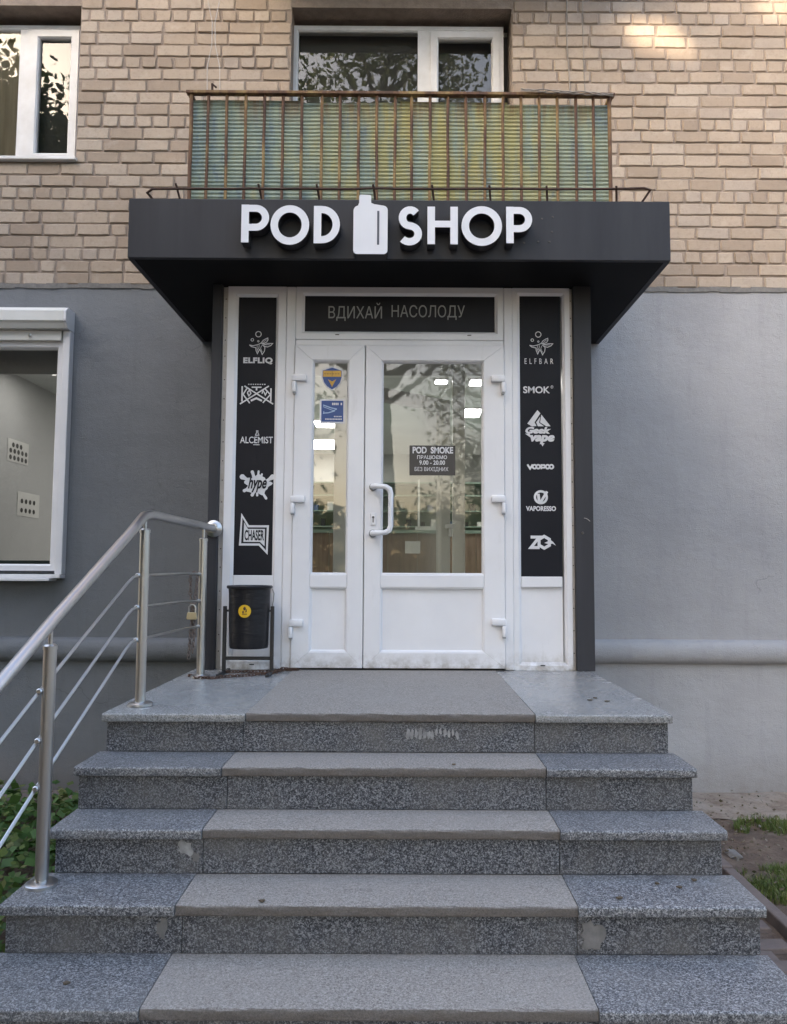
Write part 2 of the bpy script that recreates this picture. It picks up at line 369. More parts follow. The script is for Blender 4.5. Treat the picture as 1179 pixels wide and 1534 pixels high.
def rustpaint():
    m, nt, b = nodes('rusted_yellow_bar'); b.inputs['Roughness'].default_value = .75
    n = noise(nt, pos(nt, (1, 1, .35)), 9, 6, .65)
    c = ramp(nt, n, [(.36, (.07, .035, .022)), (.48, (.13, .065, .034)), (.57, (.21, .125, .05)), (.70, (.31, .22, .09))])
    nt.links.new(c, b.inputs['Base Color']); bump(nt, b, noise(nt, pos(nt), 160, 4), .3, .003); return m
MAT['rust'] = rustpaint()
def glass(name, fac, tint, rough=0.):
    m, nt, b = nodes(name); nt.nodes.remove(b); out = nt.nodes['Material Output']
    t = N(nt, 'BsdfTransparent'); t.inputs[0].default_value = (*tint, 1)
    gl = N(nt, 'BsdfGlossy'); gl.inputs['Roughness'].default_value = rough; gl.inputs[0].default_value = (1, 1, 1, 1)
    wv = N(nt, 'Bump'); wv.inputs['Strength'].default_value = .018; wv.inputs['Distance'].default_value = .05
    nt.links.new(noise(nt, pos(nt), 3.2, 2), wv.inputs['Height']); nt.links.new(wv.outputs[0], gl.inputs['Normal'])
    fr = N(nt, 'Fresnel'); fr.inputs[0].default_value = 1.5
    ad = N(nt, 'Math', operation='ADD'); ad.inputs[1].default_value = fac; nt.links.new(fr.outputs[0], ad.inputs[0])
    mx = N(nt, 'MixShader'); nt.links.new(ad.outputs[0], mx.inputs[0]); nt.links.new(t.outputs[0], mx.inputs[1]); nt.links.new(gl.outputs[0], mx.inputs[2])
    nt.links.new(mx.outputs[0], out.inputs[0]); return m
MAT['glass'] = glass('door_glass', .006, (.88, .90, .88), .022); MAT['glass_up'] = glass('window_glass', .014, (.88, .90, .88), .01)
MAT['glass_roll'] = glass('display_glass', .01, (.66, .66, .66))
def emit(name, c, s):
    m, nt, b = nodes(name); b.inputs['Emission Color'].default_value = (*c, 1); b.inputs['Emission Strength'].default_value = s
    b.inputs['Base Color'].default_value = (.8, .8, .8, 1); return m
MAT['lamp'] = emit('lamp_panel', (1, .98, .93), 5.0)
def leafmat(name, cs):
    m, nt, b = nodes(name); b.inputs['Roughness'].default_value = .55
    r = N(nt, 'NewGeometry').outputs['Random Per Island']
    c = ramp(nt, r, [(i/(len(cs)-1), q) for i, q in enumerate(cs)])
    nt.links.new(c, b.inputs['Base Color'])
    tl = N(nt, 'BsdfTranslucent'); nt.links.new(mix(nt, .5, c, (.16, .19, .05)), tl.inputs[0]); mx = N(nt, 'MixShader'); mx.inputs[0].default_value = .38
    nt.links.new(b.outputs[0], mx.inputs[1]); nt.links.new(tl.outputs[0], mx.inputs[2]); nt.links.new(mx.outputs[0], nt.nodes['Material Output'].inputs[0])
    return m
MAT['leaf'] = leafmat('tree_leaf', [(.05, .075, .025), (.08, .11, .04), (.11, .14, .055)])
MAT['plant'] = leafmat('ground_leaf', [(.04, .10, .025), (.065, .15, .035), (.10, .19, .05)])
MAT['grass'] = leafmat('grass_blade', [(.08, .12, .03), (.13, .19, .045), (.22, .22, .09)])
MAT['debris'] = leafmat('debris', [(.07, .05, .035), (.15, .11, .075), (.30, .26, .22)])
def soil():
    m, nt, b = nodes('soil'); b.inputs['Roughness'].default_value = .95; p = pos(nt)
    c = ramp(nt, noise(nt, p, 3.2, 8, .7), [(.32, (.085, .058, .043)), (.5, (.15, .108, .082)), (.66, (.23, .18, .14))])
    c = mix(nt, ramp(nt, noise(nt, p, 45, 6, .75), [(.5, g(0)), (.68, g(.6))]), c, (.06, .045, .036))
    nt.links.new(c, b.inputs['Base Color']); bump(nt, b, noise(nt, p, 22, 8, .7), .9, .03); return m
MAT['soil'] = soil()
def apron():
    m, nt, b = nodes('old_concrete'); b.inputs['Roughness'].default_value = .95; p = pos(nt)
    c = ramp(nt, noise(nt, p, 4.2, 8, .7), [(.35, (.20, .148, .112)), (.5, (.30, .245, .198)), (.66, (.36, .31, .262))])
    c = mix(nt, ramp(nt, noise(nt, p, 30, 7, .75), [(.52, g(0)), (.66, g(.6))]), c, (.12, .09, .07))
    nt.links.new(c, b.inputs['Base Color']); bump(nt, b, noise(nt, p, 16, 8, .7), .8, .02); return m
MAT['apron'] = apron()
MAT['paver'] = plain('brown_paver', (.19, .15, .135), (.13, .105, .095), 9, .9, bmp=.3, bscale=90)

# ------------------------------------------------------------------ ground
def sheet(name, x0, x1, y0, y1, z, nx, ny, amp, mat, sc=1.5, kind='structure'):
    mb = MB()
    for j in range(ny+1):
        for i in range(nx+1):
            x = x0+(x1-x0)*i/nx; y = y0+(y1-y0)*j/ny
            mb.v.append((x, y, z+amp*mnoise.noise((x*sc, y*sc, 3.1))))
    for j in range(ny):
        for i in range(nx):
            a = j*(nx+1)+i; mb.f.append((a, a+1, a+nx+2, a+nx+1)); mb.mi.append(0)
    o = mb.build(name, mat, None, fix=False); o.data.shade_smooth(); return tag(o, kind=kind)
tag(MB().add([(-250,-250,-.05),(250,-250,-.05),(250,40,-.05),(-250,40,-.05)], [(0,1,2,3)]).build('ground', MAT['soil'], fix=False), 'brown earth ground running round the building', kind='structure')
sheet('soil_bed', 1.80, 7.0, -3.2, -.55, .0, 70, 36, .035, MAT['soil'], 3.5)
sheet('soil_bed', -7.0, -1.15, -3.6, -.32, -.01, 70, 36, .03, MAT['soil'], 3.5)
sheet('concrete_apron', 1.05, 7.0, -.62, .0, .012, 90, 12, .014, MAT['apron'], 6)
tag(MB().box(1.20, 1.735, -5.5, -.62, -.04, -.012).build('path_bed', MAT['soil']), kind='structure')
kerb = thing('kerb', None, None); tag(kerb, 'brown concrete kerb between the paver path and the soil bed', kind='structure')
for i in range(5): MB().box(1.74, 1.80, -5.2+.92*i, -5.2+.92*(i+1)-.012, -.05, .045+rnd.uniform(-.006, .006)).build('kerb_stone', MAT['paver'], kerb, bevel=.008)
path = thing('path', None, None); tag(path, 'brown paver path squeezed between the stairs and the kerb', kind='structure')
pm = MB().box(-.094, .094, -.0465, .0465, -.03, .012).mesh('paver')
bm = bmesh.new(); bm.from_mesh(pm); bmesh.ops.bevel(bm, geom=bm.edges[:], offset=.004, segments=1, affect='EDGES'); bm.to_mesh(pm); bm.free()
pm.materials.append(MAT['paver'])
for r in range(40):
    y = -5.0+r*.099
    for c in range(4):
        x = 1.215+.095+c*.196-(.098 if r % 2 else 0)
        if x > 1.66 or x < 1.24: continue
        o = bpy.data.objects.new('paver', pm); COL.objects.link(o); o.parent = path
        o.location = (x, y, rnd.uniform(-.005, .004)); o.rotation_euler = (rnd.uniform(-.02, .02), rnd.uniform(-.02, .02), rnd.uniform(-.02, .02))
left_apron = thing('apron_slabs', None, None); tag(left_apron, 'brown concrete slabs along the foot of the left wall', kind='structure')
for i in range(9):
    MB().box(-1.2-.62*(i+1)+.012, -1.2-.62*i, -.33, -.003, -.05, .008+rnd.uniform(-.006, .006)).build('slab', MAT['paver'], left_apron, bevel=.008)

# ------------------------------------------------------------------ apartment building
BLD = thing('apartment_building', 'brick apartment building with grey painted ground floor behind the shop entrance', 'building')
GZ = 3.812                                          # top of the painted ground floor
UW = [(-4.6, -2.575, 4.835, 6.095), (-.905, .842, 3.9, 6.095)]         # upper openings
SHOPWIN = (-4.3, -2.60, 1.62, 3.44); DOORWAY = (-1.13, 1.10, 0.9, 3.36)
def holed_wall(name, x0, x1, z0, z1, y0, y1, holes, mat, parent):
    xs = sorted({x0, x1, *[h for q in holes for h in q[:2]]}); zs = sorted({z0, z1, *[h for q in holes for h in q[2:]]})
    xs = [x for x in xs if x0 <= x <= x1]; zs = [z for z in zs if z0 <= z <= z1]; mb = MB(); idx = {}
    def inside(a, b): return any(q[0] < a < q[1] and q[2] < b < q[3] for q in holes)
    solid = [[not inside((xs[i]+xs[i+1])/2, (zs[j]+zs[j+1])/2) for j in range(len(zs)-1)] for i in range(len(xs)-1)]
    def s_(i, j): return 0 <= i < len(xs)-1 and 0 <= j < len(zs)-1 and solid[i][j]
    for i in range(len(xs)-1):
        for j in range(len(zs)-1):
            if not solid[i][j]: continue
            a, b, c, d = xs[i], xs[i+1], zs[j], zs[j+1]
            mb.add([(a,y0,c),(b,y0,c),(b,y0,d),(a,y0,d)], [(0,1,2,3)]); mb.add([(a,y1,c),(b,y1,c),(b,y1,d),(a,y1,d)], [(3,2,1,0)])
            if not s_(i-1, j): mb.add([(a,y0,c),(a,y1,c),(a,y1,d),(a,y0,d)], [(3,2,1,0)])
            if not s_(i+1, j): mb.add([(b,y0,c),(b,y1,c),(b,y1,d),(b,y0,d)], [(0,1,2,3)])
            if not s_(i, j-1): mb.add([(a,y0,c),(b,y0,c),(b,y1,c),(a,y1,c)], [(3,2,1,0)])
            if not s_(i, j+1): mb.add([(a,y0,d),(b,y0,d),(b,y1,d),(a,y1,d)], [(0,1,2,3)])
    return mb.build(name, mat, parent, fix=False)
holed_wall('mortar_wall', -7, 7, GZ, 12, .002, .30, UW, MAT['mortar'], BLD)
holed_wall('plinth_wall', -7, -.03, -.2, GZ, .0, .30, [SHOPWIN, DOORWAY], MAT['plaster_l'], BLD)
holed_wall('plinth_wall', -.03, 7, -.2, GZ, .0, .30, [DOORWAY], MAT['plaster_r'], BLD)
MB().box(-7, 7, .30, 9, -.2, -.1).build('foundation', MAT['concrete'], BLD)
holed_wall('rear_shell', -7, 7, -.1, 12, 8.9, 9.1, [], MAT['far_wall'], BLD)
MB().box(-7, 7, .301, 9, 12, 12.2).build('roof', MAT['concrete'], BLD)
for s in (-1, 1): MB().box(min(s*7, s*6.8), max(s*7, s*6.8), .301, 8.9, -.1, 12).build('side_wall', MAT['far_wall'], BLD)
# painted pipe-like moulding
prof = [(0, 1.128), (-.012, 1.126), (-.034, 1.115), (-.053, 1.092), (-.063, 1.06), (-.064, 1.02), (-.056, .985), (-.04, .962), (-.018, .950), (0, .948)]
for x0, x1, m in ((-7, -1.175, 'plaster_l'), (1.145, 7, 'plaster_r')):
    K = 60; vs = []; fs = []
    for i in range(K+1):
        x = x0+(x1-x0)*i/K
        for y, z in prof: vs.append((x, y*(1+.10*mnoise.noise((x*1.3, z, 0)))-.001, z+.006*mnoise.noise((x*.8, 7, 0))))
    for i in range(K):
        for k in range(len(prof)-1): a = i*len(prof)+k; fs.append((a, a+len(prof), a+len(prof)+1, a+1))
    o = MB().add(vs, fs).build('moulding', MAT[m], BLD); o.data.shade_smooth()

# bricks ----------------------------------------------------------
def brick_pts(w, h, r):
    hw, hh = w/2, h/2; P = []
    for i in range(4): P.append((-hw+w*i/4, -hh))
    for i in range(1): P.append((hw, -hh))
    for i in range(4): P.append((hw-w*i/4, hh))
    P.append((-hw, hh))
    wob = .0021; out = []
    for k, (x, z) in enumerate(P):
        corner = abs(abs(x)-hw) < 1e-6
        ch = r.uniform(.004, .011) if corner and r.random() < .16 else .002 if corner else 0
        out.append((x-math.copysign(ch, x)*(1 if corner else 0)+r.uniform(-wob, wob)*.7, z-math.copysign(ch*.6, z)+r.uniform(-wob, wob)))
    return out
def brick_geo(w, h, r, ox=0, oz=0):
    P = brick_pts(w, h, r); n = len(P); ty = r.uniform(-.004, .003); ti = r.uniform(-.012, .012); tk = r.uniform(-.02, .02)
    vs = [(x+ox, .03, z+oz) for x, z in P]+[(x+ox, .0+ty*.5, z+oz) for x, z in P]
    vs += [(x*(1-.012/w)+ox, -.006+ty+x*ti+z*tk, z*(1-.012/h)+oz) for x, z in P]
    fs = [tuple(range(2*n, 3*n))]
    for a in (0, n):
        for i in range(n): j = (i+1) % n; fs.append((a+i, a+j, a+n+j, a+n+i))
    return vs, fs
PW, PH, JT = .260, .09744, .0108
stv = [MB().add(*brick_geo(PW-JT, PH-JT, rnd)).mesh('brick') for _ in range(18)]
hdv = [MB().add(*brick_geo(PW/2-JT, PH-JT, rnd)).mesh('brick') for _ in range(10)]
for me in stv+hdv: me.materials.append(MAT['brick'])
spots = []; rest = MB(); r_br = random.Random(3)
for row in range(45):
    z = 3.870+PH*row; head = row in (2, 7, 13, 18, 22, 28, 33, 38, 43)
    w = PW/2 if head else PW
    x = -6.2+(.065 if head else (0, .13, .065, .19)[row % 4])+r_br.uniform(-.02, .02)
    while x < 6.2:
        ww = w
        if not head and r_br.random() < .04: ww = PW*.5
        a, b = x+JT/2, x+ww-JT/2; x += ww*(1+r_br.uniform(-.015, .015))
        cut = False; seg = [(a, b)]
        for q in UW:
            if q[2] < z+PH*.3 and z-PH*.3 < q[3]:
                ns = []
                for (s0, s1) in seg:
                    if s1 <= q[0] or s0 >= q[1]: ns.append((s0, s1)); continue
                    cut = True
                    if s0 < q[0]: ns.append((s0, q[0]-.002))
                    if s1 > q[1]: ns.append((q[1]+.002, s1))
                seg = ns
        for s0, s1 in seg:
            if s1-s0 < .035: continue
            full = not cut and abs((s1-s0)-(PW-JT)) < .004 or not cut and abs((s1-s0)-(PW/2-JT)) < .004
            spots.append(((s0+s1)/2, z, s1-s0, head, full))
def seen(x, z):
    if not (-3.15 < x < 3.0 and z < 6.15): return False
    if -1.72 < x < 1.64 and z < 4.28: return False
    if -1.68 < x < 1.62 and 4.2 < z < 5.33: return False
    return True
vis = sorted([s for s in spots if s[4] and seen(s[0], s[1])], key=lambda s: (-s[2]*1000+abs(s[0])*20+(s[1]-1.64)*30))[:298]
vs_ = set((s[0], s[1]) for s in vis)
for x, z, w, head, full in spots:
    if (x, z) in vs_:
        o = bpy.data.objects.new('brick', r_br.choice(hdv if w < .15 else stv)); COL.objects.link(o); o.parent = BLD
        o.location = (x, r_br.uniform(-.003, .002), z+r_br.uniform(-.002, .002)); o.rotation_euler = (0, r_br.uniform(-.008, .008)+(math.pi if r_br.random() < .5 else 0), 0)
    else: rest.add(*brick_geo(w, PH-JT, r_br, x, z))
tag(rest.build('brick_courses', MAT['brick_stuff'], BLD, fix=False), kind='stuff')
# a thin chipped cement bead between bricks and paint
mb = MB(); n = 160
for i in range(n):
    x0 = -6.5+13*i/n; x1 = -6.5+13*(i+1)/n
    mb.box(x0, x1, -.006-.005*r_br.random(), .004, GZ-.012-.01*r_br.random(), GZ+.012+.012*r_br.random())
mb.build('cement_bead', MAT['patch'], BLD)

# upper windows -----------------------------------------------------
FP = [(0, 0), (0, -.05), (.045, -.05), (.056, -.038), (.056, 0)]
def prof_at(y, w, d=.06, bead=.012): return [(0, y+d), (0, y), (w-bead, y), (w, y+bead), (w, y+d)]
def upper_window(label, x0, x1, z0, z1, y, posts, sash, name='window'):
    f = MB(); f.frame(x0, x1, z0, z1, prof_at(y, .045))
    for a, b in posts: f.box(a, b, y+.002, y+.06, z0+.02, z1-.02)
    o = f.build(name, MAT['pvc_old'], BLD); tag(o, label)
    for (a, b, c, d, w) in sash:
        if w: MB().frame(a, b, c, d, prof_at(y-.014, w, .06)).build('sash', MAT['pvc_old'], o)
        e = w or 0
        MB().add([(a+e-.004, y+.026, c+e-.004), (b-e+.004, y+.026, c+e-.004), (b-e+.004, y+.026, d-e+.004), (a+e-.004, y+.026, d-e+.004)], [(0,1,2,3)]).build('pane', MAT['glass_up'], o, fix=False)
    return o
YW = .14
w1 = upper_window('white window with a beige curtain at upper left', -4.62, -2.612, 4.86, 6.03, YW, [(-3.12, -3.0)],
     [(-4.58, -3.12, 4.89, 5.99, .0), (-3.03, -2.64, 4.885, 5.985, .068)])
w2 = upper_window('white balcony window reflecting the trees', -.915, .795, 3.95, 6.045, YW, [(.10, .235)],
     [(-.875, .10, 4.0, 6.005, .0), (.205, .76, 3.99, 5.995, .062)])
MB().box(-4.7, -2.56, -.045, .139, 4.806, 4.832).build('sill', MAT['pvc_old'], w1, bevel=.004)
for (x0, x1) in ((-4.75, -2.5), (-1.05, .99)): MB().box(x0, x1, .0065, .299, 6.096, 6.24).build('lintel', MAT['concrete'], BLD)
for i, q in enumerate(UW):                          # rooms behind
    mb = MB(); a, b, c, d = q; a -= .4; b += .4; c -= .5; d += .3
    y1 = 2.6; mb.add([(a,.31,c),(b,.31,c),(b,y1,c),(a,y1,c),(a,.31,d),(b,.31,d),(b,y1,d),(a,y1,d)], [(0,1,2,3),(4,7,6,5),(1,5,6,2),(0,3,7,4),(3,2,6,7)])
    mb.build('flat_room', MAT['dark'], BLD, fix=False)
# curtain
vs = []; fs = []; n = 70
for i in range(n+1):
    x = -4.6+1.56*i/n; y = .235+.022*math.sin(x*31)+.012*math.sin(x*73)
    vs += [(x, y, 4.86), (x, y, 6.04)]
for i in range(n): fs.append((2*i, 2*i+2, 2*i+3, 2*i+1))
o = MB().add(vs, fs).build('curtain', MAT['curtain'], None, fix=False); o.data.shade_smooth()
tag(o, 'beige pleated curtain behind the upper left window', 'curtain')

for x0, x1, z0, z1, lab in ((-.90, .84, 3.92, 6.09, 'added dark grey blind behind the balcony window'), (-3.02, -2.58, 4.84, 6.09, 'dark grey blind added behind the narrow sash at upper left')):  # backings added behind the panes to lift their black to grey
    t = thing('pane_backing', lab, 'backing', (x0, .26, z1))
    MB().box(x0, x1, .255, .258, z0+.02, z1-.05).build('backing_cloth', MAT['backing'], t); MB().tube([(x0, .262, z1-.03), (x1, .262, z1-.03)], .018, 10).build('roller', MAT['pvc_old'], t, smooth=True)
# shop display window ---------------------------------------------
sw = MB().box(-4.4, -2.548, -.155, -.002, 3.452, 3.598)
vs = [(-4.4, -.005, 3.60), (-4.4, -.125, 3.60), (-4.4, -.165, 3.565), (-4.4, -.165, 3.49), (-4.4, -.15, 3.475), (-4.4, -.13, 3.44), (-4.4, -.005, 3.44)]
sw = MB().add([v for v in vs]+[(-2.552, v[1], v[2]) for v in vs], [tuple(range(7)), tuple(range(13, 6, -1))]+[(i, 7+i, 7+(i+1) % 7, (i+1) % 7) for i in range(7)])
SW = thing('shop_window', 'white framed display window with roller shutter box on the grey wall', 'window', (-3.4, 0, 1.6))
sb = sw.build('shutter_box', MAT['shutter'], SW)
MB().add([(-2.551, *v[1:]) for v in vs]+[(-2.532, *v[1:]) for v in vs], [tuple(range(7)), tuple(range(13, 6, -1))]+[(i, 7+i, 7+(i+1) % 7, (i+1) % 7) for i in range(7)]).build('end_cap', MAT['pvc'], sb, bevel=.004)
MB().box(-4.3, -2.598, -.085, -.02, 3.36, 3.438).build('shutter_slat', MAT['pvc_in'], SW, bevel=.006)
MB().box(-2.588, -2.534, -.075, -.001, 1.595, 3.439).build('guide_rail', MAT['pvc'], SW, bevel=.006)
fr = MB().frame(-4.3, -2.589, 1.62, 3.359, prof_at(-.05, .05, .07)).build('window_frame', MAT['pvc'], SW)
MB().add([(-4.26, .0, 1.66), (-2.632, .0, 1.66), (-2.632, .0, 3.32), (-4.26, .0, 3.32)], [(0,1,2,3)]).build('pane', MAT['glass_roll'], fr, fix=False)
MB().box(-4.35, -2.535, -.10, -.002, 1.565, 1.594).build('sill', MAT['pvc'], SW, bevel=.004)
MB().box(-4.35, -2.60, -.13, -.002, 1.545, 1.5645).build('sill_lip', MAT['pvc'], SW, bevel=.003)
MB().lathe([(.010, 0), (.013, .006), (.013, .016), (.006, .02)], (-2.83, -.086, 3.395), 12, 'y').build('lock_button', MAT['steel'], SW)

# ------------------------------------------------------------------ shop interior
def quad(name, vs, mat, kind='structure', label=None):
    return tag(MB().add(vs, [(0,1,2,3)]).build(name, mat, None, fix=False), label, kind=kind)
RX0, RX1, RY0, RY1, RZ0, RZ1 = -3.32, 3.2, .31, 5.2, 1.045, 3.29
quad('floor', [(RX0-1.2,RY0,RZ0),(RX1,RY0,RZ0),(RX1,RY1,RZ0),(RX0-1.2,RY1,RZ0)], MAT['room'])
quad('floor', [(-1.11,-1.11,RZ0+.002),(1.03,-1.11,RZ0+.002),(1.03,RY0-.001,RZ0+.002),(-1.11,RY0-.001,RZ0+.002)], MAT['room'])
quad('ceiling', [(RX0-1.2,RY0,RZ1),(RX0-1.2,RY1,RZ1),(RX1,RY1,RZ1),(RX1,RY0,RZ1)], MAT['ceil'])
quad('room_wall', [(RX0,RY0,RZ0),(RX0,RY1,RZ0),(RX0,RY1,RZ1),(RX0,RY0,RZ1)][::-1], MAT['room'])
quad('room_wall', [(RX1,RY0,RZ0),(RX1,RY1,RZ0),(RX1,RY1,RZ1),(RX1,RY0,RZ1)], MAT['room'])
quad('room_wall', [(RX0,RY1,RZ0),(RX1,RY1,RZ0),(RX1,RY1,RZ1),(RX0,RY1,RZ1)], MAT['room'])
tag(MB().box(-4.5, -1.3, .312, .34, 3.20, 3.62).build('bulkhead', MAT['room']), kind='structure')
tag(MB().box(-4.4, -2.63, .31, .60, 1.56, 1.70).build('window_ledge', MAT['teal'], None, bevel=.006), 'dark teal ledge inside the shop display window', 'ledge')
def lampbox(x0, x1, y0, y1, label, z=RZ1):
    t = thing('ceiling_light', label, 'ceiling light', ((x0+x1)/2, (y0+y1)/2, z), 'square ceiling light panels in the shop')
    MB().frame(0, 0, 0, 0, [(0, 0)]) if False else None
    MB().box(x0-.012, x1+.012, y0-.012, y1+.012, z-.018, z-.002).build('frame', MAT['pvc'], t)
    MB().add([(x0,y0,z-.02),(x0,y1,z-.02),(x1,y1,z-.02),(x1,y0,z-.02)], [(0,1,2,3)]).build('diffuser', MAT['lamp'], t, fix=False)
lampbox(-2.98, -2.70, .42, .62, 'lit square ceiling panel seen through the display window')
lampbox(.275, .375, .74, .86, 'lit ceiling panel above the reflected tree, left of a pair')
lampbox(.58, .84, .72, .92, 'lit ceiling panel at the top right of the door glass')
lampbox(.62, .80, 1.95, 2.35, 'small lit ceiling panel below the top right one')
lampbox(-1.22, -.84, 3.9, 4.6, 'long lit panel low in the narrow door glass')
lampbox(-1.00, -.66, 2.6, 3.0, 'lit panel beside the blue camera sticker')
lampbox(-2.0, -1.5, 1.5, 2.0, 'added unseen lit ceiling panel in the shop behind the left column')  # this and the next two: unseen, added to brighten the shop
lampbox(1.35, 1.85, 1.0, 1.5, 'added unseen lit ceiling panel in the shop behind the right column')
lampbox(1.5, 2.0, 2.2, 2.7, 'second added unseen lit ceiling panel behind the right column, deeper in the shop')
# vestibule lining (white sides added to bounce light in) and inner partition
for x in (-1.106, 1.020): tag(MB().box(x, x+.012, -1.10, .30, 1.05, 3.30).build('bounce_lining', MAT['pvc_in']), kind='structure')
tag(MB().box(-1.093, 1.019, -1.10, .30, 3.30, 3.33).build('vestibule_ceiling', MAT['pvc_in']), kind='structure')
IP = thing('inner_partition', 'white inner partition between vestibule and shop seen through the door glass', 'partition', (0, .1, 1.045))
for (x0, x1, z0, z1) in ((-.53, -.33, 1.05, 3.26), (.375, .47, 1.05, 3.26), (-1.09, -.99, 1.05, 3.26), (.93, 1.015, 1.05, 3.26)):
    MB().box(x0, x1, .02, .09, z0, z1).build('post', MAT['pvc_in'], IP, bevel=.006)
for (x0, x1) in ((-.989, -.531), (-.329, .374), (.471, .929)):
    MB().box(x0, x1, .025, .085, 3.13, 3.26).build('header', MAT['pvc_in'], IP, bevel=.006)
ID = thing('inner_door', 'white glazed inner door standing half open behind the entrance door glass', 'door', (.335, .0, 1.05))
ang = math.atan2(-.50, -.62); ca, sa = math.cos(ang), math.sin(ang)
def rotd(mb):
    mb.v = [(.335+x*ca-y*sa, .0+x*sa+y*ca, z) for x, y, z in mb.v]; return mb
lf = rotd(MB().frame(.0, .80, 1.06, 2.93, [(0, .03), (0, -.03), (.085, -.03), (.097, -.018), (.097, .018), (.085, .03)])).build('leaf_frame', MAT['pvc_in'], ID)
rotd(MB().add([(.09, 0, 1.15), (.71, 0, 1.15), (.71, 0, 2.84), (.09, 0, 2.84)], [(0,1,2,3)])).build('pane', MAT['glass'], ID, fix=False)
for z in (1.35, 1.95, 2.55): MB().box(.31, .375, -.055, -.02, z, z+.035).box(.34, .365, -.06, -.02, z-.06, z).build('hinge', MAT['pvc'], ID, bevel=.004)
CT = thing('shop_counter', 'wood fronted sales counter inside the shop', 'counter', (.3, 2, 1.045))
MB().box(-1.6, 2.2, 1.78, 2.25, 2.0, 2.03).build('counter_top', MAT['shelf'], CT)
for i in range(13): MB().box(-1.6+.29*i+.002, -1.6+.29*(i+1)-.002, 1.80, 1.82, 1.046, 1.999).build('front_board', MAT['wood'], CT)
MB().box(.02, .17, 1.795, 1.799, 1.80, 1.92).build('notice', MAT['paper'], CT)
DS = thing('display_shelf', 'green glass display shelf behind the counter', 'shelf', (.3, 2.6, 1.045))
MB().box(-1.6, 2.2, 2.80, 2.83, 1.046, 2.60).build('back_panel', MAT['shelf'], DS)
for z in (2.10, 2.27, 2.44, 2.58): MB().box(-1.6, 2.2, 2.55, 2.799, z, z+.012).build('shelf', MAT['shelf'], DS)
for x in (-1.6, -.65, .16, .95, 1.75): MB().box(x, x+.02, 2.545, 2.799, 1.046, 2.62).build('upright', MAT['pvc_in'], DS)
for i in range(46):
    x = -1.5+.078*i; z = (2.112, 2.282)[i % 2]
    if any(abs(x-u) < .05 for u in (-1.6, -.65, .16, .95, 1.75)): continue
    h = rnd.uniform(.05, .10); w = rnd.uniform(.022, .032)
    mt = rnd.choice(['black_steel', 'navy', 'paper', 'red', 'teal', 'black_steel'])
    lab = {'black_steel': 'black', 'navy': 'navy blue', 'paper': 'pale', 'red': 'red', 'teal': 'dark teal'}[mt]
    o = MB().box(x-w, x+w, 2.60, 2.66, z, z+h).build('goods_box', MAT[mt], None)
    tag(o, f'{lab} goods box on the {["lower", "upper"][i % 2]} green shelf behind the counter', 'box', 'small goods boxes on the display shelf')
o = MB().box(.28, .33, 1.85, 1.95, 2.031, 2.14).box(.12, .279, 1.83, 1.97, 2.031, 2.07).build('card_terminal', MAT['paper']); tag(o, 'pale card terminal at the end of the counter', 'terminal')
def poster(x, y0, y1, z0, z1, rows, label):
    t = thing('poster', label, 'poster', (x, y0, z0), 'posters on the shop wall')
    MB().add([(x+.004,y0,z0),(x+.004,y1,z0),(x+.004,y1,z1),(x+.004,y0,z1)], [(3,2,1,0)]).build('sheet', MAT['paper'], t, fix=False)
    mb = MB()
    for (k, n) in rows:
        z = z1-(z1-z0)*k
        for i in range(n):
            y = y0+(y1-y0)*(i+.7+(5-n)*.5*.6)/(5.4)
            mb.add([(x+.006, y+.018*math.cos(a)*1.3, z+.022*math.sin(a)) for a in [q*math.pi/4 for q in range(8)]], [tuple(range(8))])
    tag(mb.build('printed_dots', MAT['sign'], t, fix=False), kind='stuff')
poster(RX0, .60, .96, 2.54, 2.73, [(.25, 3), (.52, 5), (.82, 5)], 'upper white poster with three rows of dark dots in the display window')
poster(RX0, .80, 1.20, 2.09, 2.30, [(.38, 4), (.76, 4)], 'lower white poster with two rows of dark dots in the display window')

# ------------------------------------------------------------------ balcony
BA = thing('balcony', 'balcony with rusty bars over green and yellow corrugated sheeting above the canopy', 'balcony', (0, -.5, 3.75))
BX0, BX1, BY = -1.405, 1.345, -1.0
MB().box(BX0-.02, BX1+.02, BY-.04, -.01, 3.64, 3.735).build('slab', MAT['concrete'], BA, bevel=.01)
RZ = lambda x: 4.742-.012*(x-BX0)/2.75*1
mb = MB()
mb.box(BX0-.02, BX1+.02, BY-.03, BY+.012, 4.724, 4.744)
for x in (BX0, BX1): mb.box(x-.015, x+.015, BY+.013, -.012, 4.722, 4.748)
rail = mb.build('top_rail', MAT['rust'], BA, bevel=.003)
bars_x = [-1.392, -1.283, -1.161, -1.039, -.917, -.795, -.673, -.542, -.424, -.302, -.184, -.066, .043, .161, .279, .397, .519, .637, .755, .873, .991, 1.113, 1.227, 1.332]
for i, x in enumerate(bars_x):
    r = .0105 if 0 < i < 23 else .013
    pts = [(x+.004*mnoise.noise((x*9, k, 1)), BY-.006+.004*mnoise.noise((x*9, k, 5)), 3.74+.982*k/6) for k in range(7)]
    MB().tube(pts, r, 7).build('bar', MAT['rust'], BA, smooth=True)
for s, x in ((-1, BX0), (1, BX1)):
    for k in range(5): MB().tube([(x, BY+.16+.19*k, 3.74), (x, BY+.16+.19*k, 4.72)], .009, 6).build('bar', MAT['rust'], BA, smooth=True)
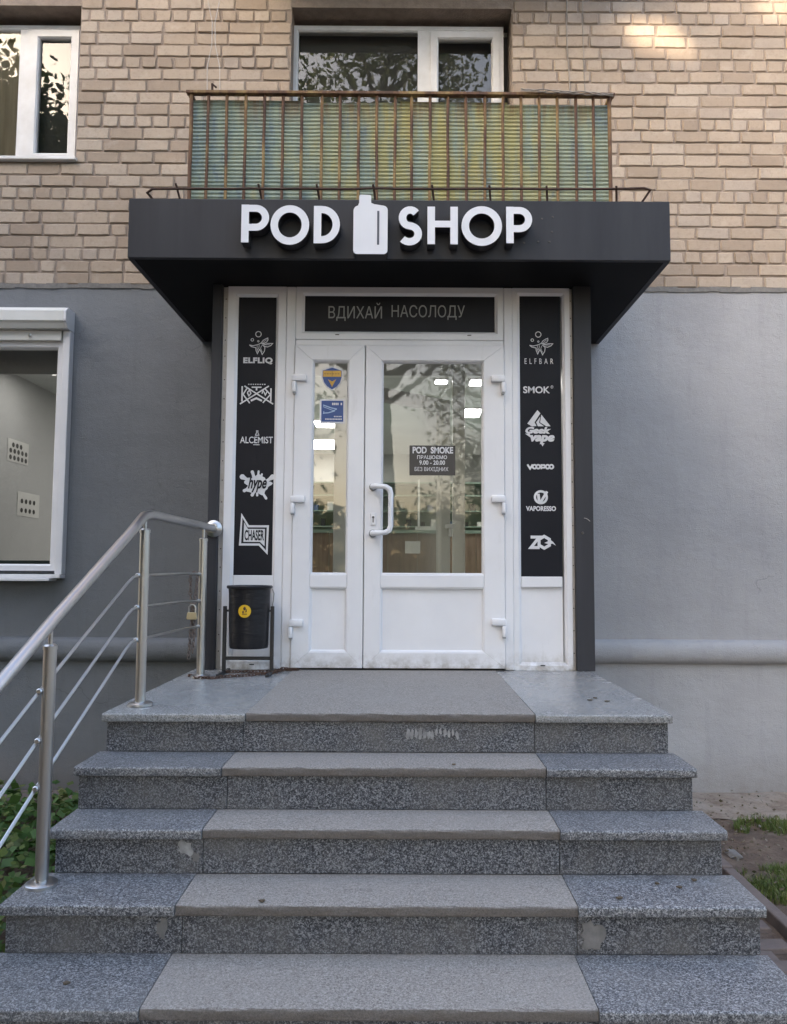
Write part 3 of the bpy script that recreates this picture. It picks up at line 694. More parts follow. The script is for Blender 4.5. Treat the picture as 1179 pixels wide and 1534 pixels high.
def corr(p0, p1, z0, z1, amp, pitch, mat, top=0.):
    n = int((z1-z0)/pitch*8); d = Vector(p1)-Vector(p0); nr = Vector((-d.y, d.x, 0)).normalized(); vs = []; fs = []; K = 24
    for i in range(n+1):
        z = z0+(z1-z0)*i/n; h = amp*math.sin(2*math.pi*z/pitch)
        for k in range(K+1):
            q = Vector(p0)+d*k/K; hh = h+.004*mnoise.noise((q.x*3, q.y*3, z*2))
            vs.append((q.x+nr.x*hh, q.y+nr.y*hh, z+.004*mnoise.noise((q.x*2.2, 3, z*.5))))
    for i in range(n):
        for k in range(K): a = i*(K+1)+k; fs.append((a, a+1, a+K+2, a+K+1))
    return MB().add(vs, fs)
xs = [-1.385, -.70, -.02, .66, 1.325]
for i in range(4):
    o = corr((xs[i]-.012, BY+.028+.004*(i % 2), 0), (xs[i+1]+.012, BY+.028+.004*(i % 2), 0), 3.75, (4.708, 4.700, 4.705, 4.696)[i], .0036, .0262, None).build('corrugated_sheet', MAT['fibre'], BA, fix=False); o.data.shade_smooth()
for x in (BX0+.022, BX1-.022):
    o = corr((x, -.95, 0), (x, -.02, 0), 3.75, 4.70, .0036, .0262, None).build('corrugated_sheet', MAT['fibre'], BA, fix=False); o.data.shade_smooth()
MB().tube([(-1.26, BY, 4.75), (-1.262, BY-.005, 4.80)], .008, 6).tube([(-1.262, BY-.005, 4.80), (-1.235, BY-.005, 4.775)], .006, 6).build('hook', MAT['rust_bar'], BA)
mb = MB()
for k in range(3):
    mb.tube([(.75+.6*i/14, BY-.035-.004*k, 4.752+.010*math.sin(i*1.1+k*2)-.0022*i) for i in range(15)], .0035, 5)
mb.build('wire_wrap', MAT['cable'], BA, smooth=True)
RK = thing('planter_rack', 'low rusty wire rack standing along the top of the canopy', 'rack', (0, -1.3, 3.73))
yr = -1.40
MB().tube([(-1.40, -1.20, 3.726), (-1.535, yr+.02, 3.875), (-1.50, yr, 3.888)]+[(-1.50+2.93*i/20, yr+.006*mnoise.noise((i*.7, 0, 0)), 3.89+.016*i/20+.006*mnoise.noise((i*.6, 4, 0))) for i in range(1, 20)]+[(1.425, yr, 3.912), (1.465, yr+.01, 3.907), (1.35, -1.18, 3.745)], .0075, 7).build('rail', MAT['rust_bar'], RK, smooth=True)
for x in (-1.355, -.865, -.52, -.185, .165, .505, .845, 1.26):
    MB().tube([(x-.004, yr-.012, 3.918), (x, yr+.004, 3.90), (x+.012, yr+.05, 3.83), (x+.02, yr+.12, 3.727)], .0068, 6).build('stem', MAT['rust_bar'], RK, smooth=True)
UB = thing('upper_balcony', 'next balcony up, its slab shading the top of the brick wall', 'balcony', (0, -.5, 6.6))
MB().box(-1.45, 1.38, -1.0, -.01, 6.64, 6.78).build('slab', MAT['plaster_r'], UB)
MB().box(-1.45, 1.38, -1.0, -.97, 6.7805, 7.7).build('parapet', MAT['rust'], UB)
def cable(pts, r, label, mat, group=None):
    return tag(MB().tube(pts, r, 5).build('cable', mat, None, smooth=True), label, 'cable', group)
for k, (xt, lab) in enumerate(((-1.33, 'left one of two pale wires running down to the balcony hook'), (-1.27, 'right one of two pale wires running down to the balcony hook'))):
    cable([(xt+(-1.262+.05*(k-.5)-xt)*i/12+.022*math.sin(i*1.5+k*math.pi), -.97, 6.64-1.86*i/12) for i in range(13)], .0034, lab, MAT['cable_pale'])
cable([(1.285+.012*math.sin(i*.9), -.02-.0*i, 6.9-.185*i) for i in range(12)], .005, 'thin grey cable on the bricks above the right balcony corner', MAT['cable'])
cable([(1.41+.008*math.sin(i*.7+1), -.02, 6.9-.19*i) for i in range(12)], .0035, 'thinner cable right of the grey one on the bricks', MAT['cable'])

# ------------------------------------------------------------------ canopy, tambour and columns
CA = thing('entrance_canopy', 'graphite box canopy on two dark columns over the shop door', 'canopy', (0, -.8, 1.045))
CX0, CX1, CY, CZ0, CZ1 = -1.556, 1.499, -1.615, 3.38, 3.725
MB().box(CX0, CX1, CY, CY+.03, CZ0, CZ1).build('fascia', MAT['graphite'], CA, bevel=.004)
for x0, x1 in ((CX0, CX0+.03), (CX1-.03, CX1)): MB().box(x0, x1, CY+.0305, -.003, CZ0, CZ1-.002).build('side_panel', MAT['graphite'], CA)
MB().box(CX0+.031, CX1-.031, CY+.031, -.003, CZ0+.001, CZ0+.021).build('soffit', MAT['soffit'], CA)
MB().box(CX0+.031, CX1-.031, CY+.031, -.003, CZ1-.025, CZ1-.006).build('top_sheet', MAT['graphite'], CA)
MB().box(1.034, 1.142, -1.215, -.003, 1.046, CZ0).build('column', MAT['graphite'], CA, bevel=.003)
MB().box(-1.172, -1.113, -1.215, -.003, 1.046, CZ0).build('column', MAT['graphite'], CA, bevel=.003)
for x, z in ((.836, 3.631), (.831, 3.545), (.816, 3.487), (.752, 3.487), (.673, 3.479), (.775, 3.62)):
    MB().lathe([(.006, 0), (.005, .003)], (x, CY, z), 8, 'y').build('rivet', MAT['screw'], CA)
MB().lathe([(.009, 0), (.007, .006)], (1.075, -1.216, 1.865), 8, 'y').build('bolt', MAT['screw'], CA)
MB().tube([(1.085+.012*i, -1.217, 1.955-.0022*i*i) for i in range(4)], .002, 4).build('scuff_wire', MAT['zinc'], CA)

# sign lettering ---------------------------------------------------
SG = thing('shop_sign', 'white raised letters and bottle emblem reading POD SHOP on the canopy fascia', 'sign', (-.1, -1.62, 3.38))
Y0, Y1 = -1.70, -1.625
LM = [MAT['letter'], MAT['letter_side']]
def arc(cx, cz, rx, rz, a0, a1, n): return [(cx+rx*math.cos(math.radians(a0+(a1-a0)*i/n)), cz+rz*math.sin(math.radians(a0+(a1-a0)*i/n))) for i in range(n+1)]
def rect(x0, x1, z0, z1): return [(x0, z0), (x1, z0), (x1, z1), (x0, z1)]
T = .0208                                           # half stroke
def letter_P(x0, x1, z0, z1):
    m = MB(); m.prism(rect(x0, x0+2*T, z0, z1), Y0, Y1, 0, 1)
    zt = z1-T; zb = z0+(z1-z0)*.40; r = (zt-zb)/2; cx = x1-T-r; cz = (zt+zb)/2
    m.band([(x0+2*T, zt), (cx, zt)]+arc(cx, cz, r, r, 80, -80, 14)+[(cx, zb), (x0+2*T, zb)], T*.95, Y0, Y1, False, 0, 1); return m
def letter_O(x0, x1, z0, z1): return MB().ring((x0+x1)/2, (z0+z1)/2, (x1-x0)/2-T, T, Y0, Y1, 40, (z1-z0)/2-T, 0, 1)
def letter_D(x0, x1, z0, z1):
    m = MB(); m.prism(rect(x0, x0+2*T, z0, z1), Y0, Y1, 0, 1); r = (z1-z0)/2-T; cx = x1-T-r*.92; cz = (z0+z1)/2
    m.band([(x0+2*T, z1-T), (cx, z1-T)]+arc(cx, cz, r*.92, r, 80, -80, 18)+[(cx, z0+T), (x0+2*T, z0+T)], T*.98, Y0, Y1, False, 0, 1); return m
def letter_H(x0, x1, z0, z1):
    m = MB(); m.prism(rect(x0, x0+2*T, z0, z1), Y0, Y1, 0, 1).prism(rect(x1-2*T, x1, z0, z1), Y0, Y1, 0, 1)
    c = (z0+z1)/2+.008; return m.prism(rect(x0+2*T, x1-2*T, c-T*.9, c+T*.9), Y0, Y1, 0, 1)
def letter_S(x0, x1, z0, z1):
    w = (x1-x0)/2-T; h = (z1-z0)/2-T; cx = (x0+x1)/2; cz = (z0+z1)/2; rz = h/2
    p = arc(cx+.004, cz+rz, w*.86, rz, 38, 250, 14)+arc(cx, cz-rz, w, rz, 70, -140, 14)
    return MB().band(p, T, Y0, Y1, False, 0, 1)
for fn, b in ((letter_P, (-.902, -.748, 3.436, 3.651)), (letter_O, (-.741, -.527, 3.424, 3.649)), (letter_D, (-.502, -.357, 3.433, 3.646)),
              (letter_S, (-.044, .096, 3.424, 3.647)), (letter_H, (.126, .294, 3.432, 3.646)), (letter_O, (.314, .538, 3.424, 3.650)), (letter_P, (.561, .706, 3.440, 3.648))):
    fn(*b).build('letter', LM, SG)
bx0, bx1, bz0, bz1 = -.283, -.094, 3.372, 3.652
def rc(cx, cz, r, a0, a1): return arc(cx, cz, r, r, a0, a1, 5)
o_ = rc(bx0+.022, bz0+.022, .022, 180, 270)+rc(bx1-.022, bz0+.022, .022, 270, 360)+rc(bx1-.026, bz1-.030, .026, 0, 80)+[(bx1-.075, bz1+.004)]+[(-.186, 3.664), (-.186, 3.690)]+rc(-.194, 3.700, .008, 0, 90)+rc(-.242, 3.700, .010, 90, 180)+[(-.252, 3.664)]+rc(bx0+.030, bz1-.034, .030, 100, 180)
be = MB().prism(o_, Y0-.004, Y1, 0, 1).build('bottle_emblem', LM, SG)
MB().box(-.152, -.140, Y0-.0055, Y0-.0042, 3.425, 3.617).build('slot', MAT['slot'], be)

# ------------------------------------------------------------------ shopfront
SF = thing('shopfront', 'white plastic shop entrance with double door and two black brand panels', 'shopfront', (0, -1.15, 1.045))
F = -1.19
P4 = lambda w, d=.07, y=F, bead=.014: [(0, y+d), (0, y), (w-bead, y), (w, y+bead), (w, y+d)]
def side(x0, x1, px0, px1):
    f = MB().frame(x0, x1, 1.046, 3.376, [(0, F+.07), (0, F), (px0-x0-.014, F), (px0-x0, F+.012), (px0-x0, F+.07)])
    fo = f.build('panel_frame', MAT['pvc'], SF)
    MB().box(px0-.0, px1+.0, F+.006, F+.066, 1.538, 1.603).build('crossbar', MAT['pvc'], fo, bevel=.005)
    MB().box(px0-.003, px1+.003, F+.024, F+.05, 1.06, 1.5375).build('lower_panel', MAT['pvc'], fo)
    MB().frame(px0-.002, px1+.002, 1.107, 1.537, [(0, F+.03), (0, F+.008), (.006, F+.008), (.016, F+.024), (.016, F+.03)]).build('bead', MAT['pvc'], fo)
    MB().box(px0-.003, px1+.003, F+.014, F+.05, 1.6035, 3.345).build('brand_panel', MAT['black_panel'], SF)
    return bpy.context.scene.objects[-1] if False else None
def panel(x0, x1, px0, px1):
    fw = px0-x0
    fo = MB().frame(x0, x1, 1.046, 3.376, [(0, F+.07), (0, F), (fw-.016, F), (fw, F+.014), (fw, F+.07)]).build('panel_frame', MAT['pvc'], SF)
    MB().box(px0+.001, px1-.001, F+.006, F+.066, 1.538, 1.603).build('crossbar', MAT['pvc'], fo, bevel=.005)
    MB().box(px0-.003, px1+.003, F+.026, F+.05, 1.09, 1.5375).build('lower_panel', MAT['pvc'], fo)
    bp = MB().box(px0-.003, px1+.003, F+.016, F+.05, 1.6035, 3.36).build('brand_panel', MAT['black_panel'], SF)
    MB().box((px0+px1)/2-.014, (px0+px1)/2+.014, F-.001, F+.004, 1.072, 1.079).build('drain_slot', MAT['mullion_dark'], fo)
    return bp
BPL = panel(-1.083, -.7245, -1.020, -.772); BPR = panel(.6655, 1.0165, .711, .960)
# perforated fixing strips at both edges
for x0, x1 in ((-1.1125, -1.084), (1.0175, 1.0335)):
    st = MB().box(x0, x1, F+.012, F+.07, 1.046, 3.375).build('fixing_strip', MAT['zinc'], SF)
    m_ = MB()
    for i in range(18): m_.lathe([(.0042, 0), (.003, .002)], ((x0+x1)/2, F+.0118, 1.14+.128*i+rnd.uniform(-.02, .02)), 7, 'y')
    tag(m_.build('screw_heads', MAT['screw'], st), kind='stuff')
# door surround
MB().box(-.7235, -.666, F-.004, F+.07, 1.046, 3.376).build('mullion', MAT['pvc'], SF, bevel=.006)
MB().box(.611, .6645, F-.004, F+.07, 1.046, 3.376).build('mullion', MAT['pvc'], SF, bevel=.006)
MB().box(-.664, .610, F-.002, F+.07, 3.008, 3.046).build('door_head', MAT['pvc'], SF, bevel=.006)
tf = MB().frame(-.664, .610, 3.048, 3.376, [(0, F+.07), (0, F), (.036, F), (.052, F+.014), (.052, F+.07)]).build('transom_frame', MAT['pvc'], SF)
TP = MB().box(-.614, .56, F+.015, F+.05, 3.098, 3.325).build('transom_panel', MAT['black_panel'], SF)
# lower the visible edges of the transom opening to the photograph's (3.113 to 3.349)
for x in (-.41, .40): MB().box(x-.012, x+.012, F-.003, F+.002, 3.074, 3.079).build('drain_slot', MAT['mullion_dark'], tf)
MB().box(-.664, .610, F+.02, F+.08, 1.0455, 1.058).build('threshold', MAT['mullion_dark'], SF)
yp = F+.012
text('ВДИХАЙ', -.467, -.137, 3.168, 3.283, F+.0145, MAT['grey_print'], TP, bold=.0)
text('НАСОЛОДУ', -.078, .374, 3.178, 3.270, F+.0145, MAT['grey_print'], TP, bold=.0)

def leaf(x0, x1, gx0, gx1, label):
    DY = F-.018                                     # door leaf stands proud of its frame
    wl = gx0-x0; wr = x1-gx1
    dm = MB()
    def bar(pts): dm.add([(p[0], DY, p[1]) for p in pts]+[(p[0], DY+.068, p[1]) for p in pts], [(0,1,2,3),(7,6,5,4),(0,4,5,1),(1,5,6,2),(2,6,7,3),(3,7,4,0)])
    z0, z1, gz0, gz1, pz0, pz1 = 1.058, 3.006, 1.609, 2.913, 1.151, 1.534
    bar([(x0,z0),(gx0,pz0),(gx0,gz1),(x0,z1)]); bar([(x1,z0),(x1,z1),(gx1,gz1),(gx1,pz0)])
    bar([(x0,z0),(x1,z0),(gx1,pz0),(gx0,pz0)]); bar([(x0,z1),(gx0,gz1),(gx1,gz1),(x1,z1)])
    d = dm.build('door', MAT['pvc'], SF, bevel=.0025, seg=1); tag(d, label)
    MB().box(gx0+.0005, gx1-.0005, DY+.002, DY+.066, pz1, gz0).build('crossbar', MAT['pvc'], d, bevel=.004)
    MB().box(gx0+.0005, gx1-.0005, DY+.024, DY+.05, pz0, pz1).build('door_panel', MAT['pvc'], d)
    for (a, b) in ((gz0, gz1), (pz0, pz1)):
        MB().frame(gx0, gx1, a, b, [(.0, DY+.03), (.0, DY+.006), (.004, DY+.006), (.013, DY+.022), (.013, DY+.03)]).build('bead', MAT['pvc'], d)
    MB().add([(gx0, DY+.028, gz0), (gx1, DY+.028, gz0), (gx1, DY+.028, gz1), (gx0, DY+.028, gz1)], [(0,1,2,3)]).build('pane', MAT['glass'], d, fix=False)
    MB().box(x0+.004, x1-.004, DY+.03, DY+.06, 1.0465, 1.0575).build('brush_seal', MAT['mullion_dark'], d)
    return d, DY
D1, DY = leaf(-.664, -.2385, -.558, -.334, 'narrow fixed door leaf with two stickers')
D2, DY = leaf(-.2325, .609, -.136, .486, 'wide door leaf with pull handle')
def hinge(x, z, s, parent):                         # s = direction of the arm
    mb = MB().box(min(x, x+s*.085), max(x, x+s*.085), DY-.030, DY-.0005, z+.062, z+.104)
    mb.box(x-.002 if s > 0 else x-.024, x+.024 if s > 0 else x+.002, DY-.034, DY-.0008, z-.004, z+.0615)
    h = mb.build('hinge', MAT['pvc'], parent, bevel=.008, seg=2, smooth=True)
    MB().box(x+.003*s if s > 0 else x-.021, x+.021 if s > 0 else x-.003, DY-.03, DY-.002, z-.012, z-.0045).build('hinge_cap', MAT['grey_print'], h)
for z in (2.716, 1.976, 1.240): hinge(-.675, z, 1, D1)
for z in (2.716, 1.984, 1.250): hinge(.613, z, -1, D2)
hp = [(-.176, DY-.002, 2.132), (-.176, DY-.045, 2.132)]
hp = [(-.182, DY-.001, 2.136), (-.182, DY-.05, 2.136), (-.15, DY-.062, 2.136), (-.104, DY-.064, 2.132), (-.082, DY-.065, 2.118), (-.074, DY-.065, 2.09), (-.074, DY-.065, 1.90), (-.082, DY-.065, 1.874), (-.104, DY-.064, 1.860), (-.15, DY-.062, 1.856), (-.182, DY-.05, 1.856), (-.182, DY-.001, 1.856)]
hd = MB().tube(hp, .0155, 12).build('handle', MAT['pvc'], D2, smooth=True)
for z in (2.136, 1.856): MB().lathe([(.024, 0), (.024, .006), (.018, .009)], (-.182, DY, z), 16, 'y').build('rosette', MAT['grey_print'], hd)
kp = MB().prism(rect(-.196, -.164, 1.906, 1.981), DY-.008, DY, 0).build('keyhole_plate', MAT['pvc'], D2, bevel=.006)
MB().disc(-.180, 1.953, .0075, DY-.0085, 10).poly(rect(-.1835, -.1765, 1.922, 1.951), DY-.0086).build('keyhole', MAT['black_steel'], kp, fix=False)

# brand prints ------------------------------------------------------
PY = F+.0148; WP = MAT['print']
def wings(cx, cz, s, panel):                        # bubbles over a winged flower
    m = MB(); X = lambda u: cx+u*s; Z = lambda v: cz+v*s
    m.ring(X(-.08), Z(.36), .115*s, .016*s, PY, n=20); m.ring(X(-.33), Z(.12), .055*s, .014*s, PY, n=14); m.ring(X(-.08), Z(.06), .032*s, .012*s, PY, n=10)
    def petal(pts, w=.016): m.band([(X(a), Z(b)) for a, b in pts], w*s, PY-.0001*len(m.f)/10)
    petal([(-.45,-.10), (-.30,-.13), (-.12,-.09), (-.02,-.05), (.05,.0), (.12,.10), (.24,.17), (.31,.20), (.32,.12), (.27,.03), (.16,-.02), (.05,-.03)])
    petal([(.05,-.03), (.20,-.06), (.36,-.03), (.52,-.03), (.44,-.12), (.30,-.18), (.16,-.15), (.08,-.08)])
    petal([(.12,-.08), (.26,-.09), (.40,-.08)], .010); petal([(.10,.0), (.2,.08), (.27,.13)], .010)
    petal([(-.44,-.10), (-.36,-.17), (-.24,-.20), (-.18,-.21), (-.17,-.32), (-.11,-.47), (-.06,-.36), (-.02,-.28), (.04,-.38), (.09,-.50), (.18,-.36), (.20,-.22), (.17,-.12)])
    petal([(-.12,-.12), (-.13,-.24), (-.09,-.38)], .010); petal([(.06,-.12), (.02,-.24), (.09,-.40)], .010); petal([(-.04,-.10), (-.05,-.22), (-.10,-.30)], .012)
    flat(m, 'flower_emblem', WP, panel)
wings(-.884, 3.028, .148, BPL); wings(.838, 3.036, .148, BPR)
text('ELFLIQ', -.986, -.806, 2.893, 2.936, PY, WP, BPL, bold=.05, spacing=1.1)
text('ELFBAR', .741, .917, 2.905, 2.939, PY, WP, BPR, bold=.0, spacing=1.9)
# crossed blades word
m = MB(); cx, cz = -.901, 2.706
def ln(m, pts, w): m.band([(cx+a, cz+b) for a, b in pts], w, PY-.00004*len(m.f))
ln(m, [(-.100,-.060), (.075,.052)], .0042); ln(m, [(.103,-.060), (-.075,.052)], .0042)
ln(m, [(-.088,.050), (-.088,-.045)], .0045); ln(m, [(-.082,.0), (-.058,.038)], .004); ln(m, [(-.082,.0), (-.040,-.055)], .004)
ln(m, [(.088,.038), (.088,-.045)], .0045); ln(m, [(.084,.0), (.050,.036)], .004); ln(m, [(.084,-.002), (.040,-.052)], .004)
ln(m, [(-.056,.010), (-.044,.026), (-.034,.006), (-.046,-.010), (-.056,.010)], .0035); ln(m, [(.034,.004), (.040,.026), (.054,-.004), (.068,.024)], .0035)
ln(m, [(-.030,.044), (.030,.044)], .0042); ln(m, [(0,.044), (0,.024)], .005); ln(m, [(-.034,-.040), (0,-.024), (.034,-.040)], .006)
for i in range(8): ln(m, [(-.052+.014*i, .062), (-.044+.014*i, .062)], .003)
flat(m, 'blade_emblem', WP, BPL)
m = MB(); cx, cz = -.892, 2.466; PYb = PY
ln(m, [(-.007,.014), (.007,.014)], .0024)
m.band([(cx+a, cz+b) for a, b in ((-.004,.011), (-.004,.003), (-.011,-.012))], .0022, PY-.0002); m.band([(cx+a, cz+b) for a, b in ((.004,.011), (.004,.003), (.011,-.012))], .0022, PY-.0003); m.band([(cx-.013, cz-.0125), (cx+.013, cz-.0125)], .0026, PY-.0004)
flat(m, 'flask_emblem', WP, BPL)
text('ALCEMIST', -.996, -.796, 2.404, 2.445, PY, WP, BPL, bold=.012)
flat(MB().poly(rect(-.915, -.875, 2.393, 2.397), PY), 'underline', WP, BPL)
# splash with a script word
m = MB(); cx, cz = -.885, 2.150; rr = random.Random(5); pts = []
for i in range(40):
    a = 2*math.pi*i/40; rad = (.056+.009*math.sin(5*a+1)+.005*math.sin(9*a)); pts.append((cx+1.36*rad*math.cos(a), cz+.98*rad*math.sin(a)))
m.poly(pts, PY)
for (ax, az, bx, bz, w0, w1) in ((-.05,.025,-.092,.048,.008,.016), (.05,.02,.092,.048,.008,.016), (-.02,.04,-.032,.078,.012,.010), (.002,.04,.006,.082,.009,.006), (.02,.04,.026,.064,.008,.006), (.02,-.03,.054,-.082,.010,.008), (-.05,-.02,-.078,-.036,.010,.010), (-.02,-.04,-.03,-.062,.012,.010), (0,-.04,.0,-.064,.010,.007)):
    m.band([(cx+ax, cz+az), (cx+(ax+bx)/2, cz+(az+bz)/2), (cx+bx, cz+bz)], [w0, (w0+w1)/2*.8, w1], PY-.00004*len(m.f)/3)
    m.disc(cx+bx, cz+bz, w1*1.02, PY-.0009-.00002*len(m.f)/3, 12)
sp = flat(m, 'splash_emblem', WP, BPL)
text('hype', -.942, -.828, 2.103, 2.203, PY-.0022, MAT['black_panel'], BPL, bold=.025, shear=.35)
# pennant badge
bx, bz = -.897, 1.852
pen = [(-.086,-.064), (.030,-.064), (.076,-.112), (.080,.046), (-.038,.046), (-.078,.112)]
m = MB(); m.band([(bx+a, bz+b) for a, b in pen], .0065, PY, None, True)
inn = [(-.066,-.048), (.034,-.048), (.062,-.074), (.063,.030), (-.040,.030), (-.064,.070)]
m.poly([(bx+a, bz+b) for a, b in inn], PY-.0003)
flat(m, 'pennant_emblem', WP, BPL)
text('CHASER', bx-.060, bx+.058, bz-.040, bz+.024, PY-.0008, MAT['black_panel'], BPL, bold=.03)
m = MB(); text('SMOK', .731, .895, 2.722, 2.765, PY, WP, BPR, bold=.022); text('®', .899, .916, 2.752, 2.772, PY, WP, BPR)
# triangle emblem
cx, cz = .829, 2.512
m = MB()
m.poly([(cx-.074, cz+.022), (cx-.012, cz+.106), (cx+.006, cz+.086), (cx-.030, cz+.030), (cx-.018, cz+.008), (cx-.045, cz+.004)], PY)
m.poly([(cx+.012, cz+.078), (cx+.068, cz+.006), (cx+.042, cz+.006), (cx+.004, cz+.030)], PY); m.poly([(cx-.020, cz+.030), (cx+.006, cz+.066), (cx-.002, cz+.028), (cx+.028, cz+.006), (cx-.010, cz+.006)], PY)
m.poly([(cx-.088, cz-.040), (cx-.080, cz-.046), (cx-.052, cz-.066), (cx-.060, cz-.04)], PY); m.poly([(cx+.006, cz-.098), (cx+.018, cz-.118), (cx+.030, cz-.098)], PY)
tag(flat(m, 'triangle_emblem', WP, BPR), kind='stuff')
text('Geek', cx-.086, cx+.070, cz-.040, cz+.002, PY, WP, BPR, bold=.06, shear=.25)
text('vape', cx-.058, cx+.092, cz-.104, cz-.048, PY, WP, BPR, bold=.06, shear=.25)
m = MB(); z = 2.269
m.band([(.754, z+.014), (.770, z-.012), (.786, z+.014)], .0055, PY)
for x in (.797, .819, .876, .899): m.ring(x, z, .0115, .005, PY-.00008*len(m.f), n=16)
m.band([(.838, z-.015), (.838, z+.010), (.856, z+.010), (.862, z+.002), (.856, z-.006), (.841, z-.006)], .005, PY-.003)
flat(m, 'lettering', WP, BPR)
m = MB(); m.ring(.834, 2.083, .036, .007, PY, n=28); m.band([(.818, 2.103), (.825, 2.045)], .0085, PY-.0006); m.band([(.828, 2.045), (.872, 2.118)], .008, PY-.0009)
flat(m, 'round_emblem', WP, BPR)
text('VAPORESSO', .743, .925, 1.999, 2.029, PY, WP, BPR, bold=.04)
m = MB(); m.band([(.770, 1.841), (.822, 1.841), (.772, 1.778), (.824, 1.778)], .009, PY)
m.band([(.852+.036*math.cos(math.pi*2*i/6+.52), 1.810+.036*math.sin(math.pi*2*i/6+.52)) for i in range(6)], .009, PY-.0006, None, True)
m.poly([(.852, 1.806), (.880, 1.818), (.893, 1.822), (.906, 1.812), (.922, 1.790), (.903, 1.802), (.880, 1.798)], PY-.0012)
flat(m, 'lettering', WP, BPR)

# stickers and the hours plate on the glass ------------------------------
GY = DY+.026
HS = thing('hours_sign', 'black opening hours plate reading POD SMOKE on the door glass', 'sign', (.175, GY, 2.3))
pl = MB().box(.036, .315, GY-.004, GY, 2.212, 2.394).build('plate', MAT['sign'], HS)
text('POD  SMOKE', .055, .301, 2.345, 2.386, GY-.0045, WP, HS, bold=.035)
text('ПРАЦЮЄМО', .083, .264, 2.307, 2.334, GY-.0045, WP, HS, bold=.015)
text('9.00 - 20.00', .096, .252, 2.276, 2.303, GY-.0045, WP, HS, bold=.02)
text('БЕЗ ВИХІДНИХ', .068, .272, 2.233, 2.262, GY-.0045, WP, HS, bold=.0)
def shield(cx, cz, w, h):
    L = [(-.5,.36), (0,.5), (.5,.36), (.50,.05), (.42,-.18), (.25,-.37), (0,-.5), (-.25,-.37), (-.42,-.18), (-.50,.05)]
    return [(cx+a*w, cz+b*h) for a, b in L][::-1]
SH = thing('sticker', 'blue and gold shield sticker high on the narrow door glass', 'sticker', (-.44, GY, 2.8))
MB().prism(shield(-.439, 2.805, .130, .150)[::-1], GY-.002, GY).build('border', WP, SH)
flat(MB().poly(shield(-.439, 2.805, .116, .136)[::-1], GY-.0024), 'field', MAT['blue'], SH)
flat(MB().poly(rect(-.494, -.384, 2.815, 2.853), GY-.0030), 'band', MAT['gold'], SH)
m = MB(); [m.poly(rect(-.488+.0165*i, -.477+.0165*i, 2.832, 2.835), GY-.0034) for i in range(6)]; m.poly(rect(-.440, -.438, 2.817, 2.851), GY-.0035); tag(flat(m, 'fine_lines', MAT['sign'], SH), kind='stuff')
flat(MB().poly([(-.439, 2.752), (-.427, 2.776), (-.414, 2.800), (-.432, 2.790), (-.439, 2.786), (-.446, 2.790), (-.464, 2.800), (-.451, 2.776)], GY-.0030), 'bird_emblem', MAT['gold'], SH)
CS = thing('sticker', 'square blue camera notice sticker under the shield sticker', 'sticker', (-.435, GY, 2.6))
MB().box(-.512, -.358, GY-.002, GY, 2.526, 2.676).build('border', WP, CS)
flat(MB().poly(rect(-.502, -.368, 2.537, 2.667), GY-.0024), 'field', MAT['blue'], CS)
m = MB(); m.band([(-.492, 2.640), (-.440, 2.622), (-.408, 2.616)], .003, GY-.0030); m.band([(-.492, 2.630), (-.430, 2.606), (-.408, 2.614)], .002, GY-.0033); m.band([(-.488, 2.590), (-.460, 2.592), (-.420, 2.604)], .003, GY-.0036); m.band([(-.490, 2.585), (-.486, 2.602)], .002, GY-.0039)
flat(m, 'camera_drawing', MAT['lightblue'], CS)
m = MB()
for i in range(6):
    if i != 4: m.poly(rect(-.437+.0105*i, -.429+.0105*i, 2.640, 2.654), GY-.0030)
for i in range(5): m.poly(rect(-.425+.0098*i, -.418+.0098*i, 2.566, 2.573), GY-.0030)
for i in range(11): m.poly(rect(-.478+.0094*i, -.471+.0094*i, 2.549, 2.557), GY-.0030)
tag(flat(m, 'fine_print', WP, CS), kind='stuff')

# ------------------------------------------------------------------ staircase
ST = thing('granite_staircase', 'granite entrance steps with worn tan centre slabs and a landing', 'staircase', (0, -2.6, 0))
steps = [(1.045, -2.600, -1.238, 1.118), (.885, -2.832, -1.252, 1.130), (.722, -3.040, -1.243, 1.153), (.562, -3.280, -1.290, 1.176), (.402, -3.580, -1.300, 1.185), (.242, -3.86, -1.31, 1.19), (.082, -4.14, -1.32, 1.20)]
joints = [(-.648, .551), (-.690, .554), (-.706, .562), (-.728, .570), (-.738, .560), (-.73, .56), (-.73, .56)]
TH = .034
def nosing_slab(x0, x1, y0, y1, z0, z1, mat, wear, seed):
    K = max(10, int((x1-x0)/.022)); r = .009; vs = []; fs = []
    pr = [(y1, z1)]+[(y0+r-r*math.sin(a), z1-r+r*math.cos(a)) for a in [math.pi/2*i/4 for i in range(5)]]+[(y0, (z0+z1)/2)]+[(y0+.005-.005*math.cos(a), z0+.005-.005*math.sin(a)) for a in (0, math.pi/4, math.pi/2)]+[(y1, z0)]
    n = len(pr)
    for i in range(K+1):
        x = x0+(x1-x0)*i/K
        for j, (y, z) in enumerate(pr):
            w = wear if 0 < j < n-2 else 0
            vs.append((x, y+w*(.5+1.1*mnoise.noise((x*16, seed, j*.35))+.7*mnoise.noise((x*55, seed, j*.8))), z-(w*.8*abs(mnoise.noise((x*22, seed+5, j*.3))) if 0 < j < 6 else 0)))
    for i in range(K):
        for j in range(n): l = (j+1) % n; a = i*n; fs.append((a+j, a+l, a+n+l, a+n+j))
    fs += [tuple(range(n-1, -1, -1)), tuple(K*n+j for j in range(n))]
    o = MB().add(vs, fs).build('tread_slab', MAT[mat], ST); smooth_by_angle(o.data, .6); return o
